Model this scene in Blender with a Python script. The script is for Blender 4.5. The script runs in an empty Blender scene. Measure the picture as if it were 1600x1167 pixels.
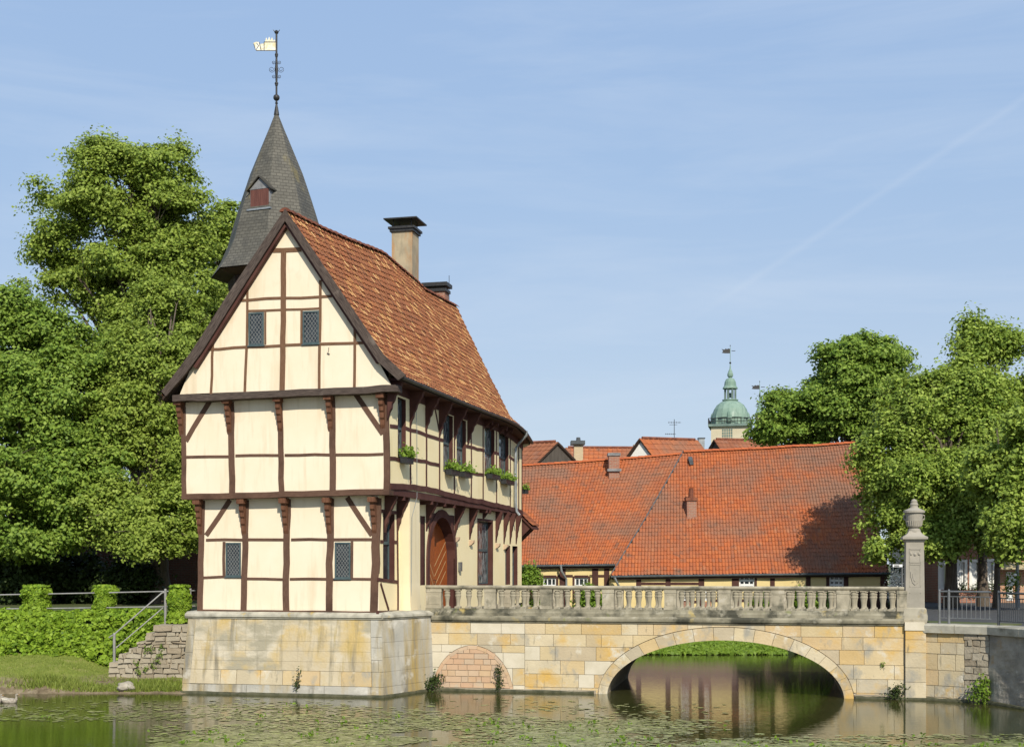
import bpy, bmesh, math, random
import numpy as np
from mathutils import Vector, Matrix, noise as mnoise
random.seed(7)
S = bpy.context.scene
COL = S.collection
R = random.Random(11)
F = 2050.0; CX = 800.0; HY = 880.0; ZC = 3.8      # photo focal length (px), principal column, horizon row, eye height

def at(px, py, Y):
    return Vector(((px-CX)/F*Y, Y, ZC-(py-HY)/F*Y))

class Pl:
    """vertical plane: origin P, horizontal direction D, outward normal N"""
    def __init__(s, P, D, N=None):
        s.P = Vector((P[0], P[1], 0)); s.D = Vector((D[0], D[1], 0)).normalized()
        s.N = Vector((s.D.y, -s.D.x, 0)) if N is None else N
    def sz(s, px, py):
        d = Vector(((px-CX)/F, 1, -(py-HY)/F)); c = Vector((0, 0, ZC))
        t = (s.P-c).dot(s.N)/d.dot(s.N)
        w = c+d*t
        return ((w-s.P).dot(s.D), w.z)
    def W(s, a, z, off=0.0):
        return s.P+s.D*a+s.N*off+Vector((0, 0, z))

E1 = Vector((.973, -.232, 0)).normalized(); E2 = Vector((.232, .973, 0)).normalized()
O = Vector((-6.63, 37.6, 0))
def H(u, v, z): return O+E1*u+E2*v+Vector((0, 0, z))
def gable(v): return Pl(O+E2*v, E1)
def side(u): return Pl(O+E1*u, E2, E1.copy())

# ------------------------------------------------------------------ mesh builder
ORG = {}
class MB:
    def __init__(s): s.V = []; s.F = []; s.UV = []; s.M = []
    def face(s, pts, uv=None, m=0):
        n = len(s.V); s.V.extend([tuple(p) for p in pts]); s.F.append(list(range(n, n+len(pts))))
        s.UV.append(uv); s.M.append(m)
    def grid(s, rows, m=0, uvf=None, closed=False):
        """rows of points sharing vertices"""
        n = len(s.V); c = len(rows[0])
        for r in rows: s.V.extend([tuple(p) for p in r])
        for i in range(len(rows)-1):
            for j in range(c if closed else c-1):
                k = (j+1) % c
                s.F.append([n+i*c+j, n+i*c+k, n+(i+1)*c+k, n+(i+1)*c+j]); s.M.append(m)
                s.UV.append(None if uvf is None else [uvf(i, j), uvf(i, j+1), uvf(i+1, j+1), uvf(i+1, j)])
    def prism(s, pts, d, m=0, uv=None):
        """closed polygon pts extruded by vector d"""
        b = [p+d for p in pts]; n = len(pts)
        s.face(pts, uv, m); s.face(b[::-1], None if uv is None else uv[::-1], m)
        for i in range(n):
            j = (i+1) % n
            s.face([pts[j], pts[i], b[i], b[j]], None if uv is None else [uv[j], uv[i], uv[i], uv[j]], m)
    def box(s, c, ax, ay, az, m=0):
        """centre and three half-axis vectors"""
        c = Vector(c); P = lambda i, j, k: c+ax*i+ay*j+az*k
        for f in (((-1,-1,-1),(-1,1,-1),(1,1,-1),(1,-1,-1)), ((-1,-1,1),(1,-1,1),(1,1,1),(-1,1,1)),
                  ((-1,-1,-1),(1,-1,-1),(1,-1,1),(-1,-1,1)), ((1,1,-1),(-1,1,-1),(-1,1,1),(1,1,1)),
                  ((-1,1,-1),(-1,-1,-1),(-1,-1,1),(-1,1,1)), ((1,-1,-1),(1,1,-1),(1,1,1),(1,-1,1))):
            s.face([P(*q) for q in f], None, m)
    def abox(s, x0, x1, y0, y1, z0, z1, m=0):
        s.box(((x0+x1)/2, (y0+y1)/2, (z0+z1)/2), Vector(((x1-x0)/2, 0, 0)), Vector((0, (y1-y0)/2, 0)), Vector((0, 0, (z1-z0)/2)), m)
    def tube(s, pts, r, n=8, m=0, cap=True):
        pts = [Vector(p) for p in pts]
        rs = r if isinstance(r, (list, tuple)) else [r]*len(pts)
        rows = []; up = Vector((0.13, 0.21, 1)).normalized()
        for i, p in enumerate(pts):
            d = (pts[min(i+1, len(pts)-1)]-pts[max(i-1, 0)])
            d = d.normalized() if d.length > 1e-9 else Vector((0, 0, 1))
            a = d.cross(up)
            if a.length < .05: a = d.cross(Vector((1, 0, 0)))
            a.normalize(); b = d.cross(a)
            rows.append([p+(a*math.cos(2*math.pi*k/n)+b*math.sin(2*math.pi*k/n))*rs[i] for k in range(n)])
        s.grid(rows, m, closed=True)
        if cap: s.face(rows[0], None, m); s.face(rows[-1][::-1], None, m)
    def lathe(s, c, prof, n=16, m=0, rot=0.0, uvs=False):
        """prof: list of (radius, z)"""
        c = Vector(c); rows = []
        for r, z in prof:
            rows.append([c+Vector((r*math.cos(rot+2*math.pi*k/n), r*math.sin(rot+2*math.pi*k/n), z)) for k in range(n)])
        s.grid(rows, m, closed=True)
        if prof[0][0] > 1e-4: s.face(rows[0][::-1], None, m)
        if prof[-1][0] > 1e-4: s.face(rows[-1], None, m)
    def build(s, name, mats, parent=None, smooth=False, org=None, top=False):
        if not isinstance(mats, (list, tuple)): mats = [mats]
        if org is None: org = ORG.get(parent.name, Vector((0, 0, 0))) if parent is not None else Vector((0, 0, 0))
        me = bpy.data.meshes.new(name)
        me.from_pydata([(v[0]-org.x, v[1]-org.y, v[2]-org.z) for v in s.V], [], s.F)
        for mt in mats: me.materials.append(mt)
        if any(s.M): me.polygons.foreach_set('material_index', s.M)
        if any(u is not None for u in s.UV):
            ul = me.uv_layers.new(name='UVMap'); flat = []
            for f, u in zip(s.F, s.UV):
                for k in range(len(f)): flat.extend(u[k] if u is not None else (0, 0))
            ul.data.foreach_set('uv', flat)
        if smooth: me.polygons.foreach_set('use_smooth', [True]*len(me.polygons))
        me.validate(); me.update()
        o = bpy.data.objects.new(name, me); COL.objects.link(o)
        if parent is not None:
            o.parent = parent; ORG[o.name] = org
        else:
            o.location = org; ORG[o.name] = org
        return o

def tag(o, label=None, cat=None, group=None, kind=None):
    if label: o['label'] = label
    if cat: o['category'] = cat
    if group: o['group'] = group
    if kind: o['kind'] = kind
    return o
def thing(name, label, cat, loc=(0, 0, 0), group=None):
    o = bpy.data.objects.new(name, None); COL.objects.link(o); o.location = loc
    o.empty_display_size = .3
    ORG[o.name] = Vector(loc)
    return tag(o, label, cat, group)
def copy_tree(o, parent=None):
    c = o.copy(); COL.objects.link(c)
    if parent is not None: c.parent = parent
    for ch in list(o.children): copy_tree(ch, c)
    return c

# ------------------------------------------------------------------ materials
def nodes(name):
    m = bpy.data.materials.new(name); m.use_nodes = True
    nt = m.node_tree; b = nt.nodes['Principled BSDF']
    return m, nt, b
def N(nt, t, **k):
    n = nt.nodes.new(t)
    for a, v in k.items(): setattr(n, a, v)
    return n
def L(nt, a, b): nt.links.new(a, b)
def ramp(nt, fac, stops, interp='LINEAR'):
    r = N(nt, 'ShaderNodeValToRGB'); r.color_ramp.interpolation = interp
    while len(r.color_ramp.elements) < len(stops): r.color_ramp.elements.new(.5)
    for e, (p, c) in zip(r.color_ramp.elements, stops):
        e.position = p; e.color = (*c, 1) if len(c) == 3 else c
    L(nt, fac, r.inputs[0]); return r.outputs[0]
def mixc(nt, fac, a, b, mode='MIX'):
    n = N(nt, 'ShaderNodeMix', data_type='RGBA', blend_type=mode)
    for sock, v in ((n.inputs[0], fac), (n.inputs[6], a), (n.inputs[7], b)):
        if isinstance(v, (int, float)): sock.default_value = v
        elif isinstance(v, (tuple, list)): sock.default_value = (*v[:3], 1)
        else: L(nt, v, sock)
    return n.outputs[2]
def coords(nt, stretch=(1, 1, 1), src='Object'):
    tc = N(nt, 'ShaderNodeTexCoord'); mp = N(nt, 'ShaderNodeMapping')
    mp.inputs['Scale'].default_value = stretch
    L(nt, tc.outputs[src], mp.inputs[0]); return mp.outputs[0]
def noise(nt, vec, scale, detail=4, rough=.55, dist=0.0):
    n = N(nt, 'ShaderNodeTexNoise'); n.inputs['Scale'].default_value = scale
    n.inputs['Detail'].default_value = detail; n.inputs['Roughness'].default_value = rough
    n.inputs['Distortion'].default_value = dist
    L(nt, vec, n.inputs['Vector']); return n.outputs[0]
def bump(nt, b, h, strength, dist=.02):
    n = N(nt, 'ShaderNodeBump'); n.inputs['Strength'].default_value = strength; n.inputs['Distance'].default_value = dist
    L(nt, h, n.inputs['Height']); L(nt, n.outputs[0], b.inputs['Normal']); return n
def pm(name, c1, c2, scale=3, rough=.8, stretch=(1, 1, 1), island=None, imix=.7, stains=(), bmp=.3, bscale=25, bd=.01,
       src='Object', spec=.3, metal=0, lo=.35, hi=.65, btr=None):
    """procedural surface: noise between c1 and c2, optional per-piece colour, stains [(colour, scale, lo, hi, stretch)]"""
    m, nt, b = nodes(name)
    v = coords(nt, stretch, src)
    col = ramp(nt, noise(nt, v, scale, 6), [(lo, c1), (hi, c2)])
    if island:
        g = N(nt, 'ShaderNodeNewGeometry')
        col = mixc(nt, imix, col, ramp(nt, g.outputs['Random Per Island'], island, 'LINEAR'))
    for c, sc, l, h, st in stains:
        f = ramp(nt, noise(nt, coords(nt, st), sc, 6, .6), [(l, (0, 0, 0)), (h, (1, 1, 1))])
        col = mixc(nt, f, col, c)
    L(nt, col, b.inputs['Base Color'])
    b.inputs['Roughness'].default_value = rough
    b.inputs['Specular IOR Level'].default_value = spec
    b.inputs['Metallic'].default_value = metal
    if bmp: bump(nt, b, noise(nt, coords(nt, btr or stretch, src), bscale, 5), bmp, bd)
    return m
def leafmat(name, cols, trans=.27, rough=.55, spec=.2):
    m, nt, b = nodes(name)
    g = N(nt, 'ShaderNodeNewGeometry')
    big = noise(nt, coords(nt), .9, 2)
    c = ramp(nt, g.outputs['Random Per Island'], [(i/(len(cols)-1), q) for i, q in enumerate(cols)])
    c = mixc(nt, ramp(nt, big, [(.35, (0, 0, 0)), (.7, (.45, .45, .45))]), c, cols[-1])
    L(nt, c, b.inputs['Base Color']); b.inputs['Roughness'].default_value = rough
    b.inputs['Specular IOR Level'].default_value = spec
    t = N(nt, 'ShaderNodeBsdfTranslucent')
    L(nt, mixc(nt, .5, c, (cols[-1][0]*1.5, cols[-1][1]*1.4, cols[-1][2]*.8)), t.inputs[0])
    mx = N(nt, 'ShaderNodeMixShader'); mx.inputs[0].default_value = trans
    L(nt, b.outputs[0], mx.inputs[1]); L(nt, t.outputs[0], mx.inputs[2])
    L(nt, mx.outputs[0], nt.nodes['Material Output'].inputs[0])
    return m
def brickmat(name, c1, c2, mortar, w=.24, h=.075, bias=0.0, ms=.01, bmp=.5, uv=False, rough=.85, stains=()):
    m, nt, b = nodes(name)
    tc = N(nt, 'ShaderNodeTexCoord')
    if uv: vec = tc.outputs['UV']
    else:
        sp = N(nt, 'ShaderNodeSeparateXYZ'); L(nt, tc.outputs['Object'], sp.inputs[0])
        ad = N(nt, 'ShaderNodeMath', operation='ADD'); L(nt, sp.outputs[0], ad.inputs[0]); L(nt, sp.outputs[1], ad.inputs[1])
        cb = N(nt, 'ShaderNodeCombineXYZ'); L(nt, ad.outputs[0], cb.inputs[0]); L(nt, sp.outputs[2], cb.inputs[1]); vec = cb.outputs[0]
    bt = N(nt, 'ShaderNodeTexBrick')
    bt.inputs['Scale'].default_value = 1; bt.inputs['Brick Width'].default_value = w; bt.inputs['Row Height'].default_value = h
    bt.inputs['Mortar Size'].default_value = ms; bt.inputs['Bias'].default_value = bias
    bt.inputs['Color1'].default_value = (*c1, 1); bt.inputs['Color2'].default_value = (*c2, 1); bt.inputs['Mortar'].default_value = (*mortar, 1)
    L(nt, vec, bt.inputs['Vector'])
    col = mixc(nt, ramp(nt, noise(nt, coords(nt), 2.5, 5), [(.3, (.0, .0, .0)), (.8, (.5, .5, .5))]), bt.outputs[0], mortar, 'MIX')
    for c, sc, l, h2, st in stains:
        col = mixc(nt, ramp(nt, noise(nt, coords(nt, st), sc, 6, .6), [(l, (0, 0, 0)), (h2, (1, 1, 1))]), col, c)
    L(nt, col, b.inputs['Base Color']); b.inputs['Roughness'].default_value = rough
    b.inputs['Specular IOR Level'].default_value = .25
    inv = N(nt, 'ShaderNodeMath', operation='SUBTRACT'); inv.inputs[0].default_value = 1; L(nt, bt.outputs[1], inv.inputs[1])
    bump(nt, b, inv.outputs[0], bmp, .012)
    return m

M = {}
M['plaster'] = pm('cream_plaster', (.775, .66, .485), (.80, .695, .53), 1.2, .9, bmp=.12, bscale=40, spec=.1,
                  stains=(((.60, .48, .31), .8, .56, .84, (2.5, 2.5, .35)), ((.66, .55, .385), 2.2, .55, .8, (3, 3, .3)), ((.62, .43, .28), .45, .60, .80, (1, 1, .8))))
M['plaster_side'] = pm('yellow_plaster', (.84, .70, .41), (.87, .74, .46), 1.0, .9, bmp=.15, bscale=35, spec=.1,
                  stains=(((.58, .46, .22), .9, .6, .85, (2.5, 2.5, .3)),))
M['plaster_buttress'] = pm('buttress_plaster', (.77, .65, .42), (.80, .685, .46), 1.0, .9, bmp=.15, bscale=35, spec=.1,
                  stains=(((.60, .49, .28), .9, .58, .85, (2.5, 2.5, .3)),))
M['timber'] = pm('brown_timber', (.095, .050, .034), (.150, .088, .060), 6, .8, (1, 14, 1), bmp=.5, bscale=14, src='UV', spec=.15, btr=(1, 12, 1),
                 stains=(((.065, .036, .025), 1.1, .48, .72, (1, 1, 1)),))
M['timber_grey'] = pm('weathered_timber', (.045, .034, .030), (.12, .092, .076), 4, .85, (1, 14, 1), bmp=.6, bscale=10, src='UV', spec=.1, btr=(1, 12, 1),
                 stains=(((.21, .17, .14), 1.6, .62, .8, (1, 1, 1)),))
M['timber_gable'] = pm('faded_timber', (.13, .068, .038), (.20, .115, .07), 5, .85, (1, 14, 1), bmp=.5, bscale=12, src='UV', spec=.1, btr=(1, 12, 1))
M['timber_side'] = pm('red_brown_timber', (.068, .026, .021), (.098, .042, .033), 2, .7, bmp=.2, bscale=14, spec=.2)
M['bracket'] = pm('bracket_timber', (.10, .043, .025), (.17, .080, .045), 5, .8, (3, 3, .6), bmp=.4, bscale=10, spec=.15)
M['frame_teal'] = pm('teal_paint', (.052, .080, .085), (.078, .108, .112), 8, .5, bmp=.1)
M['lead'] = pm('lead_came', (.20, .205, .20), (.30, .30, .28), 30, .5, bmp=0)
m, nt, b = nodes('window_glass'); M['glass'] = m
L(nt, ramp(nt, noise(nt, coords(nt), 3.0, 3), [(.35, (.010, .014, .018)), (.75, (.05, .06, .065))]), b.inputs['Base Color'])
b.inputs['Roughness'].default_value = .06; b.inputs['Specular IOR Level'].default_value = .5
bump(nt, b, noise(nt, coords(nt), 9, 2), .12, .02)
m, nt, b = nodes('curtained_glass'); M['glass_curtain'] = m
L(nt, ramp(nt, noise(nt, coords(nt, (6, 6, 1.2)), 3.0, 4), [(.42, (.02, .026, .03)), (.62, (.30, .32, .31))]), b.inputs['Base Color'])
b.inputs['Roughness'].default_value = .08
M['door'] = pm('door_wood', (.20, .048, .012), (.34, .092, .022), 5, .4, (1, 10, 1), src='UV', bmp=.3, bscale=8, spec=.4)
M['door_groove'] = pm('door_inlay', (.50, .32, .14), (.60, .40, .2), 5, .6, bmp=0)
OLD = [(0, (.12, .046, .027)), (.2, (.24, .080, .035)), (.42, (.16, .058, .032)), (.6, (.28, .100, .042)), (.74, (.075, .042, .034)), (.88, (.23, .074, .031)), (1, (.31, .14, .058))]
M['tile_old'] = pm('old_clay_tile', (.12, .044, .027), (.29, .098, .042), 2.0, .8, island=OLD, imix=.72, bmp=.3, bscale=30, spec=.2,
                   stains=(((.10, .055, .04), .9, .58, .78, (1, 1, 1)), ((.42, .25, .09), 5, .66, .8, (1, 1, 1))))
M['tile_sunlit_lichen'] = pm('sunlit_lichen_tile_roll', (.42, .22, .075), (.60, .37, .14), 5, .85, imix=.8, bmp=.3,
                   island=[(0, (.18, .055, .027)), (.46, (.21, .064, .028)), (.52, (.50, .29, .10)), (.62, (.62, .41, .18)), (.67, (.24, .072, .028)), (.92, (.22, .068, .028)), (1, (.48, .26, .09))])  # ochre rolls: lichen plus sunlight on their flanks, both put into the colour
ORA = [(0, (.42, .125, .042)), (.25, (.34, .100, .038)), (.5, (.46, .150, .048)), (.7, (.31, .102, .048)), (.86, (.44, .132, .042)), (.95, (.24, .105, .062)), (1, (.48, .20, .09))]
M['tile_orange'] = pm('orange_clay_tile', (.29, .085, .036), (.45, .125, .042), .7, .75, island=ORA, imix=.6, bmp=.2, bscale=30, spec=.25,
                   stains=(((.24, .125, .080), .35, .42, .66, (1, 1, 1.4)), ((.17, .10, .068), 1.9, .56, .76, (1, 1, 1)), ((.36, .22, .13), 3.5, .64, .78, (1, 1, .5))))
M['tile_brown'] = pm('brown_clay_tile', (.20, .075, .04), (.30, .12, .06), 1, .8, island=[(0, (.2, .07, .04)), (.5, (.30, .11, .05)), (1, (.24, .12, .08))], imix=.5, bmp=.2)
M['ridge'] = pm('ridge_tile', (.13, .045, .028), (.26, .095, .05), 4, .85, bmp=.3)
M['ridge_orange'] = pm('orange_ridge_tile', (.36, .085, .03), (.48, .13, .04), 3, .8, bmp=.3)
M['batten'] = pm('roof_underside', (.03, .018, .013), (.05, .03, .02), 3, .9, bmp=0)
M['gutter'] = pm('zinc_dark', (.055, .062, .065), (.085, .095, .10), 5, .5, bmp=.1)
M['zinc'] = pm('zinc_pale', (.24, .26, .27), (.36, .38, .38), 4, .45, bmp=.1, metal=.4)
M['leadsheet'] = pm('lead_sheet', (.15, .15, .15), (.26, .26, .26), 4, .6, bmp=.2)
ST = [(0, (.55, .40, .18)), (.16, (.64, .53, .34)), (.30, (.57, .37, .13)), (.44, (.46, .41, .31)), (.6, (.66, .57, .40)), (.74, (.59, .40, .19)), (.88, (.42, .38, .30)), (1, (.62, .50, .30))]
M['ashlar'] = pm('ochre_sandstone', (.40, .33, .21), (.58, .48, .31), 1.6, .9, island=ST, imix=.6, bmp=.5, bscale=18, bd=.02, spec=.1,
                 stains=(((.58, .37, .11), .9, .50, .66, (1, 1, 1.3)), ((.34, .315, .255), 1.3, .54, .66, (1.3, 1.3, .8)), ((.62, .57, .46), 2.2, .58, .72, (1, 1, 1)), ((.17, .155, .115), 3.2, .62, .76, (1.6, 1.6, .4))))
M['ashlar_white'] = pm('pale_new_stone', (.54, .48, .355), (.64, .575, .45), 2, .9, bmp=.3, stains=(((.45, .38, .26), 2, .6, .8, (1, 1, 1)),))
M['brick_pink'] = pm('pink_infill_brick', (.48, .33, .21), (.56, .41, .27), 3, .9, island=[(0, (.52, .31, .19)), (.3, (.58, .43, .29)), (.55, (.45, .35, .26)), (.8, (.58, .40, .22)), (1, (.50, .30, .19))], imix=.6, bmp=.5,
                 stains=(((.46, .40, .30), 2.2, .55, .75, (1, 1, 1)),))
M['mortar'] = pm('mortar', (.26, .215, .15), (.36, .30, .22), 6, .95, bmp=.4)
M['mortar_pale'] = pm('pale_mortar', (.48, .42, .31), (.58, .51, .39), 6, .95, bmp=.4)
M['render'] = pm('stained_base_render', (.45, .375, .25), (.57, .49, .345), .9, .95, bmp=.6, bscale=14, bd=.02, spec=.08, lo=.3, hi=.7,
                 stains=(((.50, .37, .16), .5, .49, .61, (1.2, 1.2, .9)), ((.55, .49, .375), .65, .53, .60, (.7, .7, 1.2)), ((.345, .31, .225), .8, .52, .62, (.6, .6, 1.3)), ((.19, .17, .125), 1.1, .52, .72, (3.4, 3.4, .16)), ((.36, .27, .10), 1.3, .56, .74, (4, 4, .14))))
M['render_grey'] = pm('grey_base_render', (.36, .345, .30), (.47, .44, .37), 1.2, .95, bmp=.6, bscale=14, bd=.02, spec=.08,
                 stains=(((.38, .28, .11), .8, .48, .64, (1.8, 1.8, .18)), ((.22, .205, .17), 1.3, .52, .70, (2.2, 2.2, .3)), ((.60, .57, .50), 1.1, .56, .68, (1, 1, 1))))
M['cap'] = pm('weathered_coping', (.34, .32, .26), (.48, .45, .36), 3, .95, bmp=.5, bscale=18,
                 stains=(((.20, .185, .14), 2.0, .5, .72, (1, 1, 1)), ((.44, .31, .08), 1.8, .61, .70, (1, 1, 1))))
M['balu'] = pm('grey_sandstone', (.29, .258, .188), (.43, .38, .28), 3, .95, bmp=.5, bscale=22,
                 stains=(((.105, .10, .072), 2.0, .50, .70, (1, 1, 1)), ((.47, .43, .35), 3, .58, .72, (1, 1, 1)), ((.13, .125, .095), 5, .60, .75, (1, 1, .5))))
M['moss'] = pm('mossy_ledge', (.20, .18, .125), (.32, .29, .21), 2, .95, bmp=.6, bscale=16,
                 stains=(((.06, .058, .042), 1.3, .46, .62, (1, 1, 1)), ((.38, .35, .27), 3.0, .58, .72, (1, 1, 1)), ((.40, .30, .09), 1.5, .62, .72, (1, 1, 1)), ((.20, .22, .07), 2.2, .64, .74, (1, 1, 1))))
M['pillar'] = pm('pillar_sandstone', (.29, .265, .215), (.37, .335, .275), 2, .95, bmp=.3, bscale=22, stains=(((.27, .24, .19), 1.4, .55, .78, (1, 1, .6)),))
M['pillar_base'] = pm('pillar_base_stone', (.32, .29, .22), (.42, .38, .29), 2, .95, bmp=.3, stains=(((.46, .32, .07), 2.4, .55, .7, (1, 1, 1)), ((.18, .17, .15), 2.0, .55, .7, (1, 1, 1))))
M['rubble'] = pm('rubble_stone', (.29, .25, .18), (.42, .37, .275), 3, .95, island=[(0, (.20, .155, .105)), (.35, (.38, .335, .255)), (.65, (.28, .22, .15)), (1, (.43, .385, .30))], imix=.6, bmp=.7, bscale=14, bd=.03,
                 stains=(((.20, .17, .12), 3, .58, .74, (1, 1, 1)),))
M['algae'] = pm('waterline_algae', (.045, .048, .026), (.10, .095, .055), 5, .8, bmp=.4)
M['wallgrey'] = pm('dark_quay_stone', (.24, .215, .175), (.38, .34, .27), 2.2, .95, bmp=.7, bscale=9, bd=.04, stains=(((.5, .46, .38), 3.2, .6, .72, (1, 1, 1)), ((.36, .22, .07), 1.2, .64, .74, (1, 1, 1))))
M['slate'] = brickmat('slate', (.100, .094, .076), (.140, .131, .105), (.060, .055, .044), .21, .125, ms=.010, bmp=.7, uv=True, rough=.6,
                 stains=(((.25, .20, .07), .9, .60, .76, (1, 1, .4)), ((.045, .045, .04), 1.2, .56, .74, (1, 1, .35)), ((.28, .28, .25), 1.7, .66, .76, (2, 2, .5))))
M['shutter'] = pm('red_brown_boards', (.10, .038, .03), (.15, .06, .045), 3, .8, (8, 8, .6), bmp=.4)
M['iron'] = pm('dark_iron', (.035, .035, .036), (.06, .058, .055), 12, .5, bmp=.1, metal=.4)
M['vane'] = pm('gilded_vane', (.60, .50, .26), (.74, .67, .48), 7, .4, bmp=.1, metal=.2, spec=.5, stains=(((.74, .74, .68), 4, .46, .6, (1, 1, 1)),))
M['chim'] = pm('stained_chimney_render', (.30, .25, .17), (.43, .35, .23), 2, .9, bmp=.4, stains=(((.42, .19, .06), 1.5, .52, .72, (1.4, 1.4, .3)), ((.20, .18, .13), 2.5, .58, .74, (1, 1, .4))))
M['brick_red'] = brickmat('red_brick', (.30, .085, .045), (.38, .125, .07), (.32, .26, .2))
M['brick_mauve'] = brickmat('mauve_brick', (.24, .145, .125), (.30, .19, .165), (.24, .19, .17))
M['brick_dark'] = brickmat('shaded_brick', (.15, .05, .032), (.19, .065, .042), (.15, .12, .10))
M['brick_orange'] = brickmat('orange_brick', (.42, .17, .085), (.50, .22, .11), (.45, .38, .28))
M['brick_cream'] = brickmat('cream_brick', (.55, .42, .24), (.62, .48, .28), (.45, .38, .28))
M['cream2'] = pm('far_yellow_plaster', (.66, .52, .24), (.72, .575, .285), 1, .9, bmp=.1)
M['timber2'] = pm('far_timber', (.055, .022, .018), (.08, .035, .026), 4, .8, bmp=.2)
M['white'] = pm('white_paint', (.74, .74, .72), (.80, .80, .78), 5, .5, bmp=0)
M['whitewall'] = pm('white_wall', (.72, .70, .64), (.78, .76, .70), 2, .9, bmp=.1)
M['plank'] = pm('grey_brown_boards', (.055, .045, .037), (.095, .08, .066), 3, .85, (7, 7, .4), bmp=.6, bscale=6)
M['copper'] = pm('green_copper', (.16, .25, .195), (.25, .345, .275), 1.0, .6, (1, 1, .4), bmp=.2, stains=(((.12, .17, .13), 1.2, .55, .75, (3, 3, .4)), ((.40, .48, .40), .8, .6, .75, (2, 2, .5))))
M['copper_dark'] = pm('dark_copper', (.10, .15, .13), (.17, .23, .20), 1.0, .6, bmp=.2)
M['church'] = pm('church_stone', (.50, .44, .31), (.58, .51, .37), .4, .9, bmp=.2)
M['bark'] = pm('bark', (.075, .058, .042), (.15, .12, .09), 3, .95, (6, 6, .7), bmp=1, bscale=5, bd=.03)
M['soil'] = pm('soil', (.13, .10, .06), (.23, .185, .12), 2, .95, bmp=.8, bscale=8, bd=.05)
M['asphalt'] = pm('asphalt', (.05, .05, .05), (.075, .073, .07), 4, .9, bmp=.4)
M['paving'] = pm('bridge_paving', (.20, .19, .17), (.28, .26, .23), 3, .9, bmp=.4)
M['steel'] = pm('grey_steel', (.16, .165, .165), (.23, .235, .235), 5, .45, bmp=.05, metal=.5)
M['steel_dark'] = pm('anthracite_steel', (.06, .065, .07), (.09, .095, .10), 5, .45, bmp=.05, metal=.3)
M['pipe'] = pm('galvanised_pipe', (.27, .26, .245), (.36, .35, .33), 5, .5, bmp=.1, metal=.2)
M['boxblack'] = pm('black_planter', (.02, .022, .024), (.035, .037, .04), 5, .45, bmp=.05)
M['bird'] = pm('grey_feathers', (.20, .175, .14), (.42, .37, .30), 14, .85, (1, 1, 2), bmp=.3)
M['bird_white'] = pm('white_feathers', (.70, .66, .58), (.8, .77, .70), 8, .85, bmp=.2)
M['bill'] = pm('orange_bill', (.35, .18, .05), (.4, .22, .07), 8, .5, bmp=0)
M['petal'] = pm('white_petals', (.80, .78, .70), (.85, .84, .78), 8, .6, bmp=0)
M['petal_red'] = pm('red_petals', (.45, .05, .03), (.5, .10, .05), 8, .6, bmp=0)
M['awning'] = pm('tan_canvas', (.36, .30, .17), (.42, .35, .21), 3, .9, bmp=.1)
G_LIME = [(.068, .12, .016), (.145, .225, .028), (.235, .33, .048), (.38, .47, .095)]
G_DEEP = [(.060, .118, .016), (.118, .205, .026), (.19, .29, .040), (.28, .375, .066)]
G_TALL = [(.092, .145, .020), (.165, .24, .032), (.24, .32, .050), (.33, .41, .078)]
M['leaf_lime'] = leafmat('lime_leaves', G_LIME); M['leaf_deep'] = leafmat('maple_leaves', G_DEEP)
M['leaf_tall'] = leafmat('tall_tree_leaves', G_TALL)
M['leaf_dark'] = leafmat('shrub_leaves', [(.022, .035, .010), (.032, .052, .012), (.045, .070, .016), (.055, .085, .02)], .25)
M['ivy'] = leafmat('ivy_leaves', [(.075, .14, .015), (.15, .255, .020), (.235, .36, .030), (.33, .455, .050)], .3, .55, .2)
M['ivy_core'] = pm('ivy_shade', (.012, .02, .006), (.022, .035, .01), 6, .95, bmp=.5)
M['bush'] = leafmat('bright_bush_leaves', [(.075, .130, .014), (.115, .20, .022), (.16, .26, .030), (.21, .31, .04)], .3)
M['blade'] = leafmat('grass_blades', [(.13, .185, .028), (.175, .24, .035), (.235, .30, .05), (.28, .31, .08)], .25)
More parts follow.
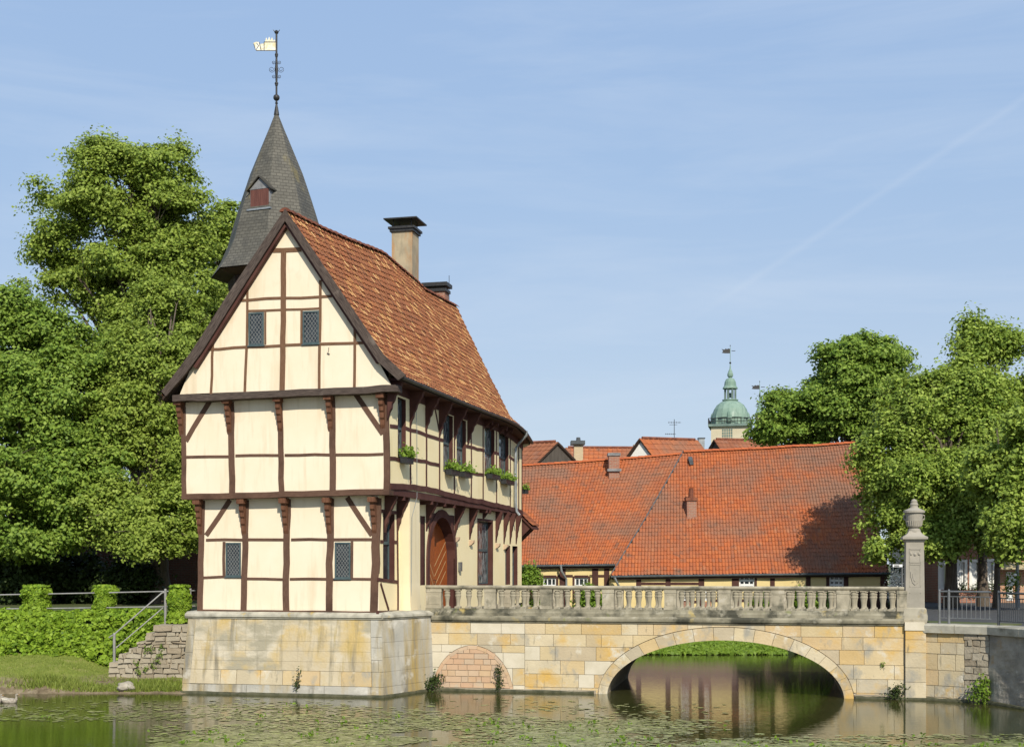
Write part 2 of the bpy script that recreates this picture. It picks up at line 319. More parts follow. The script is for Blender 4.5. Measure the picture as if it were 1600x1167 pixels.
# ================================================================== GATEHOUSE
GH = thing('gatehouse', 'cream half timbered gatehouse with jettied storeys and steep old tiled roof above the water', 'house', H(0, .6, 2.3))
JIT = random.Random(3)
def beam(name, pl, pts, w, out=.02, mat='timber', parent=GH, back=.05, px=True, label=None):
    """timber along a polyline on plane pl; pts in photo pixels (px) or (s,z); w in metres"""
    q = [Vector((*pl.sz(*p), 0)) if px else Vector((*p, 0)) for p in pts]
    out += JIT.uniform(-.0022, .0022)
    mb = MB(); n = len(q); dl = 0
    offs = []
    for i in range(n):
        d = (q[min(i+1, n-1)]-q[max(i-1, 0)]).normalized(); offs.append(Vector((-d.y, d.x, 0)))
    u0 = JIT.uniform(0, 50)
    Wt = lambda p, o: pl.W(p.x, p.y, o)
    for i in range(n-1):
        l = (q[i+1]-q[i]).length
        # cut long timbers so their edges waver a little
        k = max(1, int(l/.45)); 
        for j in range(k):
            def P(f):
                p = q[i].lerp(q[i+1], f); o = offs[i].lerp(offs[i+1], f)
                jig = .018*mnoise.noise(Vector((p.x*1.7+u0, p.y*1.7, 3)))*2 if 0 < f < 1 else 0
                return p+o*(w/2+jig), p-o*(w/2-jig)
            a1, a2 = P(j/k); b1, b2 = P((j+1)/k)
            ua, ub = u0+dl+l*j/k, u0+dl+l*(j+1)/k
            mb.face([Wt(a2, out), Wt(b2, out), Wt(b1, out), Wt(a1, out)], [(ua, 0), (ub, 0), (ub, w), (ua, w)])
            mb.face([Wt(a1, out), Wt(b1, out), Wt(b1, -back), Wt(a1, -back)], [(ua, w), (ub, w), (ub, w+.1), (ua, w+.1)])
            mb.face([Wt(b2, out), Wt(a2, out), Wt(a2, -back), Wt(b2, -back)], [(ub, 0), (ua, 0), (ua, -.1), (ub, -.1)])
            if i == 0 and j == 0: mb.face([Wt(a2, -back), Wt(a2, out), Wt(a1, out), Wt(a1, -back)], [(ua, 0), (ua+.1, 0), (ua+.1, w), (ua, w)])
            if i == n-2 and j == k-1: mb.face([Wt(b1, -back), Wt(b1, out), Wt(b2, out), Wt(b2, -back)], [(ub, 0), (ub+.1, 0), (ub+.1, w), (ub, w)])
        dl += l
    o = mb.build(name, M[mat], parent)
    if label: o['label'] = label
    return o
def wall_holes(mb, pl, s0, s1, z0, z1, holes, off=0.0):
    xs = sorted({s0, s1, *[h[0] for h in holes], *[h[1] for h in holes]}); zs = sorted({z0, z1, *[h[2] for h in holes], *[h[3] for h in holes]})
    for i in range(len(xs)-1):
        for j in range(len(zs)-1):
            cx, cz = (xs[i]+xs[i+1])/2, (zs[j]+zs[j+1])/2
            if any(h[0] < cx < h[1] and h[2] < cz < h[3] for h in holes): continue
            mb.face([pl.W(xs[i], zs[j], off), pl.W(xs[i+1], zs[j], off), pl.W(xs[i+1], zs[j+1], off), pl.W(xs[i], zs[j+1], off)])
def window(pl, s0, s1, z0, z1, rec=.0, fw=.045, lattice=0, transom=(), parent=GH, glass='glass', jamb=None, mull=0, frame='frame_teal', label=None):
    """a window whose frame sits rec behind the wall face; sub-parts pane, lattice, jamb"""
    mb = MB(); fo = -rec+.03 if rec == 0 else -rec; bk = fo-.05
    def bar(a0, a1, b0, b1, o=fo):
        mb.prism([pl.W(a0, b0, o), pl.W(a1, b0, o), pl.W(a1, b1, o), pl.W(a0, b1, o)], pl.N*(-.05))
    bar(s0, s1, z0, z0+fw); bar(s0, s1, z1-fw, z1)
    bar(s0, s0+fw, z0+fw, z1-fw); bar(s1-fw, s1, z0+fw, z1-fw)
    for t in transom: bar(s0+fw, s1-fw, t-fw*.8, t+fw*.8, fo+.012)
    for k in range(mull):
        c = s0+(s1-s0)*(k+1)/(mull+1); bar(c-fw*.4, c+fw*.4, z0+fw, z1-fw, fo-.004)
    if rec == 0:   # small sloping sill
        mb.prism([pl.W(s0-.03, z0-.03, .05), pl.W(s1+.03, z0-.03, .05), pl.W(s1+.03, z0, .05), pl.W(s0-.03, z0, .05)], pl.N*(-.06))
    w = mb.build('window', M[frame], parent)
    if label: w['label'] = label
    p = MB(); po = fo-.028
    p.face([pl.W(s0+fw*.9, z0+fw*.9, po), pl.W(s1-fw*.9, z0+fw*.9, po), pl.W(s1-fw*.9, z1-fw*.9, po), pl.W(s0+fw*.9, z1-fw*.9, po)])
    p.build('pane', M[glass], w)
    if jamb:
        j = MB(); a, bb = .003, -rec-.05
        for (q0, q1) in (((s0, z0), (s0, z1)), ((s1, z1), (s1, z0)), ((s0, z1), (s1, z1)), ((s1, z0), (s0, z0))):
            j.face([pl.W(*q0, a), pl.W(*q1, a), pl.W(*q1, bb), pl.W(*q0, bb)])
        j.build('jamb', M[jamb], w)
    if lattice:
        lt = MB(); a0, a1, b0, b1 = s0+fw, s1-fw, z0+fw, z1-fw; st = lattice; hw = .0048; o = po+.006
        for sg in (1, -1):
            sl = 1.35*sg; c = b0-(a1-a0)*1.35-st if sg > 0 else b0
            base = a0
            while c < b1+(a1-a0)*1.35+st:
                # z = c + sl*(s-a0), clipped
                t0, t1 = 0.0, a1-a0
                lo, hi = sorted(((b0-c)/sl, (b1-c)/sl)); t0, t1 = max(t0, lo), min(t1, hi)
                if t1-t0 > .01:
                    p0 = (a0+t0, c+sl*t0); p1 = (a0+t1, c+sl*t1)
                    lt.face([pl.W(p0[0], p0[1]-hw*1.6, o), pl.W(p1[0], p1[1]-hw*1.6, o), pl.W(p1[0], p1[1]+hw*1.6, o), pl.W(p0[0], p0[1]+hw*1.6, o)])
                c += st*1.9
        lt.build('lattice', M['lead'], w)
    return w
def pxwin(pl, x0, y0, x1, y1, **k):
    a = pl.sz(x0, y1); b2 = pl.sz(x1, y0)
    return window(pl, a[0], b2[0], (a[1]+pl.sz(x1, y1)[1])/2, (b2[1]+pl.sz(x0, y0)[1])/2, **k)

GA, GU, GG = gable(0), gable(.3), gable(.6)
SU = side(3.15); SG = side(2.76); SB = Pl(H(2.76, 8.75, 0), H(3.12, 17.2, 0)-H(2.76, 8.75, 0)); SB.N = SB.N if SB.N.dot(E1) > 0 else -SB.N
LEN = 17.2
# ---- plaster
w = MB()
apx = GA.sz(444, 349); bl = GA.sz(281, 616); br = GA.sz(612, 603)
kr = GA.sz(590, 562); kl = GA.sz(297, 578)
w.face([GA.W(*bl), GA.W(*br), GA.W(*kr), GA.W(*apx), GA.W(*kl)])
w.build('gable_wall', M['plaster'], GH)
w = MB(); w.face([H(-3.15, .3, 5.8), H(3.15, .3, 5.8), H(3.15, .3, 8.75), H(-3.15, .3, 8.75)])
w.face([H(-3.15, LEN, 5.8), H(-3.15, .3, 5.8), H(-3.15, .3, 8.9), H(-3.15, LEN, 8.9)])
w.build('upper_wall', M['plaster'], GH)
w = MB(); gl = GG.sz(312, 957)[0]; gt = GG.sz(316.5, 780)[0]
w.face([GG.W(gl, 2.3), GG.W(2.76, 2.3), GG.W(2.76, 5.85), GG.W(gt, 5.85)])
w.face([H(gl, LEN, 2.3), H(gl, .6, 2.3), H(gt, .6, 5.85), H(gt, LEN, 5.85)])
w.build('lower_wall', M['plaster'], GH)
# ---- side walls with real openings
SIDEW = [(621.5, 622.5, 634, 719, 668.7), (692.5, 648, 707.5, 738, 692), (713.5, 655, 728, 742, 699), (757, 661, 772.5, 745, 707), (779.5, 668, 794.5, 754, 714.5)]
def hole(pl, x0, y0, x1, y1):
    a = pl.sz(x0, y1); c = pl.sz(x1, y0); d = pl.sz(x0, y0); e = pl.sz(x1, y1)
    return (a[0], c[0], (a[1]+e[1])/2, (c[1]+d[1])/2)
uh = [hole(SU, *q[:4]) for q in SIDEW]
w = MB(); wall_holes(w, SU, .3, LEN, 5.92, 9.25, uh)
w.face([H(3.15, LEN, 5.8), H(-3.15, LEN, 5.8), H(-3.15, LEN, 9.2), H(3.15, LEN, 9.2)])
w.build('upper_side_wall', M['plaster_side'], GH)
w = MB(); w.face([H(-3.15, .3, 5.82), H(3.15, .3, 5.82), H(3.15, LEN, 5.82), H(-3.15, LEN, 5.82)][::-1]); w.build('floor_boards', M['timber_side'], GH)
SW1 = hole(SG, 598.5, 798, 616.5, 909); SSH = hole(SG, 656.5, 806, 664, 914)
dL = SG.sz(669.5, 900)[0]; dR = SG.sz(709, 900)[0]; DOOR = (dL, dR, 2.25, 5.42)
w = MB(); wall_holes(w, SG, .6, 8.75, 2.2, 5.85, [SW1, SSH, DOOR])
BW = [hole(SB, 747, 815, 768.5, 912), hole(SB, 789.5, 852, 797, 913), hole(SB, 800.5, 853, 808.5, 914)]
sbl = (H(3.12, 17.2, 0)-H(2.76, 8.75, 0)).length
wall_holes(w, SB, 0, sbl, 2.2, 5.85, BW)
w.face([H(3.12, LEN, 2.2), H(-2.7, LEN, 2.2), H(-2.7, LEN, 5.85), H(3.12, LEN, 5.85)])
w.build('lower_side_wall', M['plaster_side'], GH)
mb = MB(); c_ = H((2.77+3.165)/2, (.62+LEN)/2, 5.86); mb.box(c_, E1*.1975, E2*(LEN-.64)/2, Vector((0, 0, .10))); mb.build('jetty_underside', M['timber_side'], GH)
# ---- gable timbers
P_ = 'post'; RL = 'rail'
def px2m(pl, w): return w*37.6/F
tg = 'timber_gable'
for pts, wd, o in (([(443.5, 392), (441, 612)], 8.4, .028), ([(387, 441), (386, 541)], 3.6, .022), ([(385.6, 544), (382.7, 614)], 4, .022), ([(333.8, 528), (329.7, 616)], 4, .022),
                ([(500.7, 438), (500, 534)], 4, .022), ([(499.6, 537), (499, 608)], 4, .022), ([(554.6, 512), (554, 607)], 4, .022), ([(414.8, 487), (414.8, 538)], 3, .02), ([(471.4, 485), (471, 537)], 3.2, .02)):
    beam(P_, GA, pts, px2m(GA, wd), o, tg)
for pts, wd in (([(416, 391.6), (471, 390)], 7), ([(367, 470), (440, 465.8)], 4.2), ([(446.5, 465.8), (519, 462.7)], 4), ([(388, 486), (440, 484.2)], 3.4),
                ([(447, 483.8), (499.5, 482)], 3.2), ([(318, 545.9), (438.5, 540.2)], 4.2), ([(446, 539.4), (570, 535.6)], 4.2)):
    beam(RL, GA, pts, px2m(GA, wd), .015, tg)
beam('jetty_beam', GA, [(271.5, 623), (390, 617.8), (500, 613), (623, 607)], .19, .09, 'timber_grey', back=.3)
pxwin(GA, 388.8, 488.5, 412.5, 540, lattice=.074, label='leaded casement left of the gable post')
pxwin(GA, 473.4, 486, 498.8, 537.5, lattice=.074, label='leaded casement right of the gable post')
# small dangling cable hook on the gable
mb = MB(); h0 = GA.sz(514, 543); h1 = GA.sz(513, 552); mb.tube([GA.W(*h0, .012), GA.W(*h1, .02)], .008, 5); mb.tube([GA.W(h1[0]-.03, h1[1]+.0, .02), GA.W(h1[0]+.05, h1[1]-.03, .03)], .012, 5)
mb.build('cable_hook', M['iron'], GH)
# ---- upper storey
for pts, wd, o in (([(286.5, 628), (288, 773)], 8, .02), ([(361, 628), (362.9, 773)], 10, .022), ([(437.5, 624), (440.7, 772)], 9, .022), ([(518.8, 620), (520, 771)], 10, .022), ([(603, 615), (604, 768)], 9.5, .02)):
    beam(P_, GU, pts, px2m(GU, wd), o)
for pts in ([(291.6, 714), (357.7, 713.3)], [(368, 712), (436.5, 711.4)], [(445, 711.2), (515, 710.6)], [(525, 710.5), (599, 709.4)]):
    beam(RL, GU, pts, px2m(GU, 4.4), .013)
beam('brace', GU, [(328, 627), (291, 689)], px2m(GU, 8), .017); beam('brace', GU, [(556, 616), (598.5, 678)], px2m(GU, 8), .017)
beam('jetty_beam', GU, [(284.4, 776), (370, 774), (500, 770.5), (608.8, 768.4)], .165, .04, back=.35)
# ---- ground storey
for pts, wd, o in (([(316.3, 782), (312.7, 955)], 9.5, .022), ([(384.7, 781), (380.8, 953)], 10, .022), ([(449.8, 780), (447.5, 954)], 10.5, .022), ([(517, 779), (514.6, 955)], 11, .022), ([(589.5, 778), (584.3, 955)], 12.5, .022)):
    beam(P_, GG, pts, px2m(GG, wd), o)
for pts in ([(322, 843.6), (380, 843.4)], [(388, 842.8), (445, 843)], [(455, 843), (512, 843)], [(522, 842.9), (583, 842.6)]):
    beam(RL, GG, pts, px2m(GG, 4.6), .013)
for pts in ([(317, 902.3), (378, 901)], [(386, 903.8), (443.5, 905)], [(453, 904.5), (510, 904.4)], [(520, 905), (580, 904.6)]):
    beam(RL, GG, pts, px2m(GG, 4.2), .013)
beam('sill_beam', GG, [(310, 954.5), (440, 956), (589, 957.5)], .11, .03)
beam('brace', GG, [(359.5, 781), (322.5, 836)], px2m(GG, 8), .017); beam('brace', GG, [(542.5, 777), (581.5, 836)], px2m(GG, 8), .017)
beam(P_, GG, [(350.3, 846), (350.2, 899.5)], px2m(GG, 4.6), .017); beam(P_, GG, [(550.2, 845.5), (549.8, 903)], px2m(GG, 4), .017)
pxwin(GG, 353.2, 847.5, 376.6, 900.5, lattice=.066, label='leaded casement near the left corner of the lower storey')
pxwin(GG, 523.6, 847, 547.8, 903.5, lattice=.066, label='leaded casement near the right corner of the lower storey')
# ---- carved brackets under the two front jetties
def bracket(pl, s, ztop, h, d, wd, mat='bracket', name='bracket', head=True):
    prof = [(0, 0), (d, 0), (d, -.13), (d*.80, -.17), (d*.78, -.30*h), (d*.60, -.36*h), (d*.58, -.47*h), (d*.42, -.52*h), (d*.40, -.66*h), (d*.24, -.72*h), (d*.2, -.86*h), (0, -h)]
    mb = MB(); mb.prism([pl.W(s-wd/2, ztop+b2, a) for a, b2 in prof], pl.D*wd)
    if head: mb.box(pl.W(s, ztop-.065, d*.62), pl.D*(wd/2+.045), pl.N*(d*.46), Vector((0, 0, .072)))
    return mb.build(name, M[mat], GH)
for x in (283.8, 358.8, 438, 516.6, 598.4):
    s, z = GU.sz(x, 700); zt = GU.sz(x, 627-(x-283)*.036)[1]
    bracket(GU, s, zt, 1.02, .29, .135)
for x in (313.2, 381.6, 447.2, 514.6, 585.4):
    s, z = GG.sz(x, 800); zt = GG.sz(x, 781-(x-313)*.014)[1]
    bracket(GG, s, zt, 1.08, .29, .135)
# ---- side timbers
ts = 'timber_side'
for x, y0, y1 in ((641, 604, 759), (666, 612, 762), (686.4, 618, 768), (709.6, 625, 779), (736, 634, 783), (754.5, 643, 784), (775.5, 650, 788), (797, 659, 793), (810, 676, 798), (815.2, 684, 801)):
    beam(P_, SU, [(x, y0), (x, y1)], .10, .02, ts)
for pts in ([(609, 665.6), (621, 667)], [(634, 669), (692, 688)], [(728, 697), (756.5, 703.8)], [(772.5, 707), (779.5, 709)], [(795, 713), (808, 722)],
            [(609, 716), (641, 722)], [(641, 716.3), (687, 727)], [(728, 737.5), (756, 742.2)], [(795, 751), (808, 757)]):
    beam(RL, SU, pts, .11, .014, ts)
beam('brace', SU, [(678, 631.6), (685.6, 672)], .09, .017, ts)
beam('jetty_beam', SU, [(608.6, 759.5), (645, 761), (665, 764), (686, 769), (700, 773), (734, 781), (756, 785), (784.6, 791.5), (806, 797), (815.5, 801)], .17, .05, ts, back=.38)
for q, hh in zip(SIDEW, uh):
    tz = SU.sz((q[0]+q[2])/2, q[4])[1]
    window(SU, *hh, rec=.13, fw=.05, transom=(tz,), jamb=ts, glass='glass_curtain')
window(SG, *SW1, rec=.16, fw=.055, transom=(SG.sz(607, 848)[1],), jamb=ts, glass='glass')
for hh, nm in zip(BW, 'abc'):
    window(SB, *hh, rec=.16, fw=.055, transom=((hh[2]+hh[3])/2+.1,), jamb=ts, glass='glass_curtain')
mb = MB(); sh = SSH
mb.prism([SG.W(sh[0], sh[2], -.03), SG.W(sh[1], sh[2], -.03), SG.W(sh[1], sh[3], -.03), SG.W(sh[0], sh[3], -.03)], SG.N*(-.05))
mb.build('shutter', M[ts], GH)
for pts, wd in (([(620.3, 786), (621.5, 955)], .11), ): beam(P_, SG, pts, wd, .02, ts)
for pts in ([(594, 846), (599, 846)], [(616.5, 846.8), (620, 846.9)], [(591.5, 905), (621, 909)], [(592, 798), (620, 801)]): beam(RL, SG, pts, .10, .014, ts)
beam('brace', SG, [(594.3, 911), (607, 953)], .10, .017, ts)
beam('sill_beam', SG, [(590.5, 957), (622.5, 956)], .12, .026, ts)
# frame boards round the ground windows on the side
for hh in (BW[0],):
    for a, b2 in (((hh[0]-.05, hh[2]), (hh[0]-.05, hh[3]+.1)), ((hh[1]+.05, hh[2]), (hh[1]+.05, hh[3]+.1)), ((hh[0]-.0, hh[3]+.05), (hh[1]+.0, hh[3]+.05)), ((hh[0]-.1, hh[2]-.05), (hh[1]+.1, hh[2]-.05))):
        beam('window_trim', SB, [a, b2], .09, .02, ts, px=False)
# eave brackets (upper) and jetty brackets (lower) on the side
def knee(pl, s, ztop, h, d, wd, corbel=False):
    prof = [(0, 0), (d, 0), (d, -.10), (d*.90, -.16), (d*.82, -.24*h), (d*.70, -.30*h), (d*.64, -.36*h), (d*.50, -.42*h), (d*.42, -.54*h), (d*.28, -.62*h), (d*.24, -.74*h), (d*.12, -.82*h), (0, -h)]
    mb = MB(); mb.prism([pl.W(s-wd/2, ztop+b2, a) for a, b2 in prof], pl.D*wd)
    k = mb.build('bracket', M[ts], GH)
    if corbel:
        mb = MB(); c = [(0, -.02), (.16, -.02), (.16, -.10), (.10, -.17), (0, -.22)]
        mb.prism([pl.W(s-wd*.55, ztop-h+b2, a) for a, b2 in c], pl.D*wd*1.1)
        mb.build('corbel', M['brick_pink'], k)
for x, zb in ((606.5, 655), (641, 668), (665.5, 675), (686.6, 684), (710, 690), (731, 697)):
    s, z = SU.sz(x, zb); zt = 9.02
    knee(SU, s, zt, zt-z, .46, .15)
for x in (757, 766, 780, 789):
    s, z = SU.sz(x, 700); knee(SU, s, 8.98, .3, .32, .13)
for x, zb, cb in ((602, 832, 0), (621.5, 830, 0), (666.5, 830, 0), (711, 838, 1)):
    s, z = SG.sz(x, zb); knee(SG, s, 5.79, 5.79-z, .36, .15, cb)
for x, zb, cb in ((734, 843, 1), (755, 812, 0), (775, 848, 1), (787.5, 850, 1), (797, 850, 0), (806.5, 850, 0)):
    s, z = SB.sz(x, zb); knee(SB, s, 5.78, 5.78-z, .33-.12*s/sbl, .16, cb)
for x in (612, 657, 678, 693, 745, 768):
    s, z = SG.sz(x, 790); mb = MB(); mb.box(SG.W(s, 5.72, .2), SG.D*.07, SG.N*.2, Vector((0, 0, .07))); mb.build('joist_end', M[ts], GH)
# ---- buttress with its lightning conductor
mb = MB(); v0, v1 = 2.40, 3.38
def bq(z, e): return [H(2.7, v0-e, z), H(3.10+e, v0-e, z), H(3.10+e, v1, z), H(2.7, v1, z)]
rows = [bq(2.25, .05), bq(3.2, .0), bq(5.8, 0)]
mb.grid([r+[r[0]] for r in rows]); mb.face(rows[-1])
mb.build('buttress', M['plaster_buttress'], GH)
mb = MB(); mb.tube([H(3.11, v0+.1, 2.3), H(3.115, v0+.12, 3.2), H(3.12, v0+.16, 5.2), H(3.17, v0+.5, 5.8), H(3.20, v0+.4, 7.9), H(3.2, v0+.3, 8.6), H(3.7, v0-.1, 9.15)], .009, 5)
mb.build('lightning_conductor', M['zinc'], GH)
mb = MB(); s, z = SB.sz(717, 885); mb.box(SB.W(s, z, .05), SB.D*.09, SB.N*.05, Vector((0, 0, .16))); mb.build('bell_box', M['steel'], GH)
# ---- gateway: timber arch surround, two leaves
dw = dR-dL; dc = (dL+dR)/2; spring = 3.95; rise = 1.38
def arc(k, n=14, g=0.0): 
    a = math.pi*k/n; return (dc-(dw/2+g)*math.cos(a), spring+(rise+g)*math.sin(a))
mb = MB()
for k in range(14):
    a, b2 = arc(k), arc(k+1); zt = 5.44
    ta = (a[0], max(zt, a[1])); tb = (b2[0], max(zt, b2[1]))
    mb.face([SG.W(*a, .02), SG.W(*b2, .02), SG.W(*tb, .02), SG.W(*ta, .02)])
    mb.face([SG.W(*b2, .05), SG.W(*a, .05), SG.W(*a, -.32), SG.W(*b2, -.32)])
    oa, ob = arc(k, 14, .26), arc(k+1, 14, .26)
    mb.face([SG.W(*a, .05), SG.W(*b2, .05), SG.W(*ob, .05), SG.W(*oa, .05)]); mb.face([SG.W(*oa, .05), SG.W(*ob, .05), SG.W(*ob, 0), SG.W(*oa, 0)])
for a, sg in ((dL, -1), (dR, 1)):
    mb.face([SG.W(a, 2.2, .05), SG.W(a, spring, .05), SG.W(a, spring, -.32), SG.W(a, 2.2, -.32)])
    x0, x1 = (a-.26, a) if sg < 0 else (a, a+.26)
    mb.prism([SG.W(x0, 2.2, .05), SG.W(x1, 2.2, .05), SG.W(x1, spring, .05), SG.W(x0, spring, .05)], SG.N*(-.06))
mb.build('gate_arch', M[ts], GH)
for sg in (-1, 1):
    mb = MB(); n = 7; top = []
    for k in range(n+1):
        kk = k if sg < 0 else 14-k; top.append(arc(kk))
    x0 = dL+.0 if sg < 0 else dR; xc = dc-.012 if sg < 0 else dc+.012
    top[-1] = (xc, top[-1][1])
    pts = [(x0, 2.2)]+top+[(xc, 2.2)]
    tilt = lambda s: -.24-(.0 if sg < 0 else .22*(dR-s)/(dw/2))
    fr = [SG.W(a, b2, tilt(a)) for a, b2 in pts]
    mb.face(fr, [(b2, a) for a, b2 in pts]); mb.prism([p-SG.N*.004 for p in fr], SG.N*(-.06))
    leaf = mb.build('gate_leaf', M['door'], GH)
    g = MB()   # diagonal inlaid strips
    for k in range(9):
        zc_ = 2.35+k*.34
        a0, a1 = (x0+.12, xc-.1) if sg < 0 else (xc+.1, x0-.12)
        dz = -.95*(a1-a0) if sg < 0 else .95*(a1-a0)
        z0_, z1_ = zc_+(.95*(a1-a0) if sg < 0 else 0), zc_+(0 if sg < 0 else .95*(a1-a0))
        if max(z0_, z1_) > 4.7 or min(z0_, z1_) < 2.2: continue
        g.face([SG.W(a0, z0_-.02, tilt(a0)+.004), SG.W(a1, z1_-.02, tilt(a1)+.004), SG.W(a1, z1_+.02, tilt(a1)+.004), SG.W(a0, z0_+.02, tilt(a0)+.004)])
    g.build('inlay_strips', M['door_groove'], leaf)
    hd = MB(); s_ = xc-.1 if sg < 0 else xc+.1
    hd.tube([SG.W(s_, 3.25, tilt(s_)), SG.W(s_, 3.25, tilt(s_)+.07), SG.W(s_, 3.12, tilt(s_)+.07), SG.W(s_, 3.12, tilt(s_))], .014, 6); hd.build('handle', M['iron'], leaf)

# ================================================================== GATEHOUSE ROOF
RV = [-.24, 2.6, 5.2, 7.7, 10.2, 12.4, 14.2, 15.4, 16.75]
ridge_px = {-.24: (447, 329), 7.7: (597, 394), 12.4: (662, 452), 16.75: (712, 478)}
def ridge_z(v):
    ks = [-.24, 2.8, 5.2, 7.7, 8.6, 11.3, 12.3, 14.45, 17.4]; zs = [13.83, 14.0, 14.2, 14.43, 14.37, 14.22, 14.11, 14.24, 14.44]
    return float(np.interp(v, ks, zs))
def ridge_u(v): return float(np.interp(v, [-.24, 3, 7.7, 13, 17.4], [.20, .27, .39, .43, .27]))
def eave_z(v):
    return float(np.interp(v, [-.24, 3.0, 6.6, 9.6, 12.4, 13.9, 15.4, 16.5, 17.4], [9.03, 9.04, 9.06, 9.10, 9.14, 9.12, 9.02, 8.9, 8.76]))
def eave_u(v): return float(np.interp(v, [-.24, 12, 15, 17.4], [3.62, 3.68, 3.64, 3.44]))
LE = gable(-.25).sz(253, 611.5); LK = gable(-.25).sz(296, 553)
def roofR(v, t, sgn=1):
    """t 0 ridge .. 1 eave, with a bell-cast foot"""
    zr, ze, ue = ridge_z(v)-(.0 if sgn > 0 else .13), eave_z(v) if sgn > 0 else LE[1]-.13, eave_u(v) if sgn > 0 else -LE[0]
    ku, kz = (ue-.68, ze+.62) if sgn > 0 else (-LK[0], LK[1]-.16)
    if t < .84:
        f = t/.84; ru = ridge_u(v)*sgn; u, z = ru+(ku-ru)*f, zr+(kz-zr)*f
        z -= .10*math.sin(f*math.pi)*.6
    else:
        f = (t-.84)/.16; u, z = ku+(ue-ku)*f, kz+(ze-kz)*(f**.9)
    return H(u*sgn, v, z)
def tile_roof(name, fn, nc, nr, mats, parent, lift=.032, mask=None, prof=None, jit=.006, rnd=5, over=1.14):
    """fn(a,b): a along the eave 0..1, b eave 0 -> ridge 1. every tile is a separate island"""
    rr = random.Random(rnd)
    prof = prof or [(0, .004), (.10, .030), (.22, .044), (.34, .026), (.52, .002), (.80, .0), (1.02, .010)]
    mb = MB()
    for i in range(nr):
        for j in range(nc):
            if mask and not mask((j+.5)/nc, (i+.5)/nr): continue
            a0 = j/nc; b0 = i/nr; b1 = min(1.0, (i+over)/nr)
            e = 1e-3
            p = fn(a0, b0); q = fn(min(a0+.5/nc, 1), min(b0+.5/nr, 1))
            da = fn(min(a0+1/nc, 1.0), b0)-p; db = fn(a0, b1)-p
            nn = da.cross(db).normalized()
            if nn.z < 0: nn = -nn
            jl = rr.uniform(-jit, jit); js = rr.uniform(-.05, .05); jb = rr.uniform(-.06, .06)/nr
            lo = []; hi = []
            for x, hgt in prof:
                aa = min(max((j+x+js*.5)/nc, 0), 1)
                lo.append(fn(aa, max(b0+jb, 0))+nn*(hgt+lift+jl)); hi.append(fn(aa, b1)+nn*(hgt+jl*.3))
            n0 = len(mb.V); c = len(prof)
            mb.V.extend([tuple(v) for v in lo+hi])
            # a small front lip
            mb.V.extend([tuple(v-nn*(lift+.006)) for v in lo])
            for k in range(c-1):
                mb.F.append([n0+k, n0+k+1, n0+c+k+1, n0+c+k]); mb.UV.append(None); mb.M.append(1 if (len(mats) > 1 and 1 <= k <= 2) else 0)
                mb.F.append([n0+2*c+k, n0+2*c+k+1, n0+k+1, n0+k]); mb.UV.append(None); mb.M.append(0)
    return mb.build(name, mats, parent)
vA, vB = -.24, 17.4
fR = lambda a, b2: roofR(vA+(vB-vA)*a, 1-b2, 1)
fL = lambda a, b2: roofR(vA+(vB-vA)*a, 1-b2, -1)
rf = tile_roof('roof', fR, 72, 27, [M['tile_old'], M['tile_sunlit_lichen']], GH, jit=.012, lift=.04)
rl = tile_roof('roof', fL, 40, 20, [M['tile_old']], GH, prof=[(0, 0), (.2, .04), (.5, 0), (1.02, .005)])
mb = MB()
for sg in (1, -1):
    rows = [[roofR(vA+.02+(vB-vA-.04)*a/20, t/14, sg)-Vector((0, 0, .03)) for t in range(15)] for a in range(21)]
    mb.grid(rows); mb.grid([[p-Vector((0, 0, .10)) for p in r] for r in rows])
    mb.face([p for p in rows[0]]+[p-Vector((0, 0, .1)) for p in rows[0][::-1]]); mb.face([p for p in rows[-1]]+[p-Vector((0, 0, .1)) for p in rows[-1][::-1]])
    mb.face([r[-1] for r in rows]+[r[-1]-Vector((0, 0, .1)) for r in rows[::-1]])
mb.build('roof_underside', M['batten'], GH)
mb = MB(); g = [roofR(vB-.06, t/10, 1)-Vector((0, 0, .12)) for t in range(11)]; g2 = [roofR(vB-.06, t/10, -1)-Vector((0, 0, .12)) for t in range(11)]
mb.face(g+[H(3.1, vB-.1, 8.5), H(-3.1, vB-.1, 8.5)]+g2[::-1]); mb.build('rear_gable_wall', M['plaster_side'], GH)
# soffit boards under the right eave
mb = MB()
for i in range(20):
    v0_, v1_ = .05+17.2*i/20, .05+17.2*(i+1)/20
    a, b2 = eave_z(v0_)-.10, eave_z(v1_)-.10
    mb.face([H(3.1, v0_, a-.02), H(eave_u(v0_)-.05, v0_, a), H(eave_u(v1_)-.05, v1_, b2), H(3.1, v1_, b2-.02)])
    mb.face([H(3.17, v0_, a-.26), H(3.17, v1_, b2-.26), H(3.17, v1_, b2), H(3.17, v0_, a)])
    mb.face([H(3.17, v0_, a-.26), H(3.1, v0_, a-.26), H(3.1, v1_, b2-.26), H(3.17, v1_, b2-.26)])
mb.build('soffit', M['timber_side'], GH)
mb = MB()
for i in range(44):
    v0_ = vA+.06+(vB-vA)*i/44; v1_ = vA+(vB-vA)*(i+1.12)/44; ps = []
    for k in range(7):
        an = math.pi*(k/6)-0
        ps.append((math.cos(an)*.15, math.sin(an)*.10))
    z0_, z1_ = ridge_z(v0_)-.02+R.uniform(0, .02), ridge_z(v1_)-.035
    mb.grid([[H(ridge_u(v0_)+x*1.08, v0_, z0_+y*1.1) for x, y in ps], [H(ridge_u(v1_)+x, v1_, z1_+y) for x, y in ps]])
    mb.face([H(ridge_u(v0_)+x*1.08, v0_, z0_+y*1.1) for x, y in ps])
mb.build('ridge_tiles', M['ridge'], rf)
mb = MB(); pts = [H(eave_u(v)+.06, v, eave_z(v)-.015) for v in np.linspace(-.1, 17.42, 26)]
rows = []
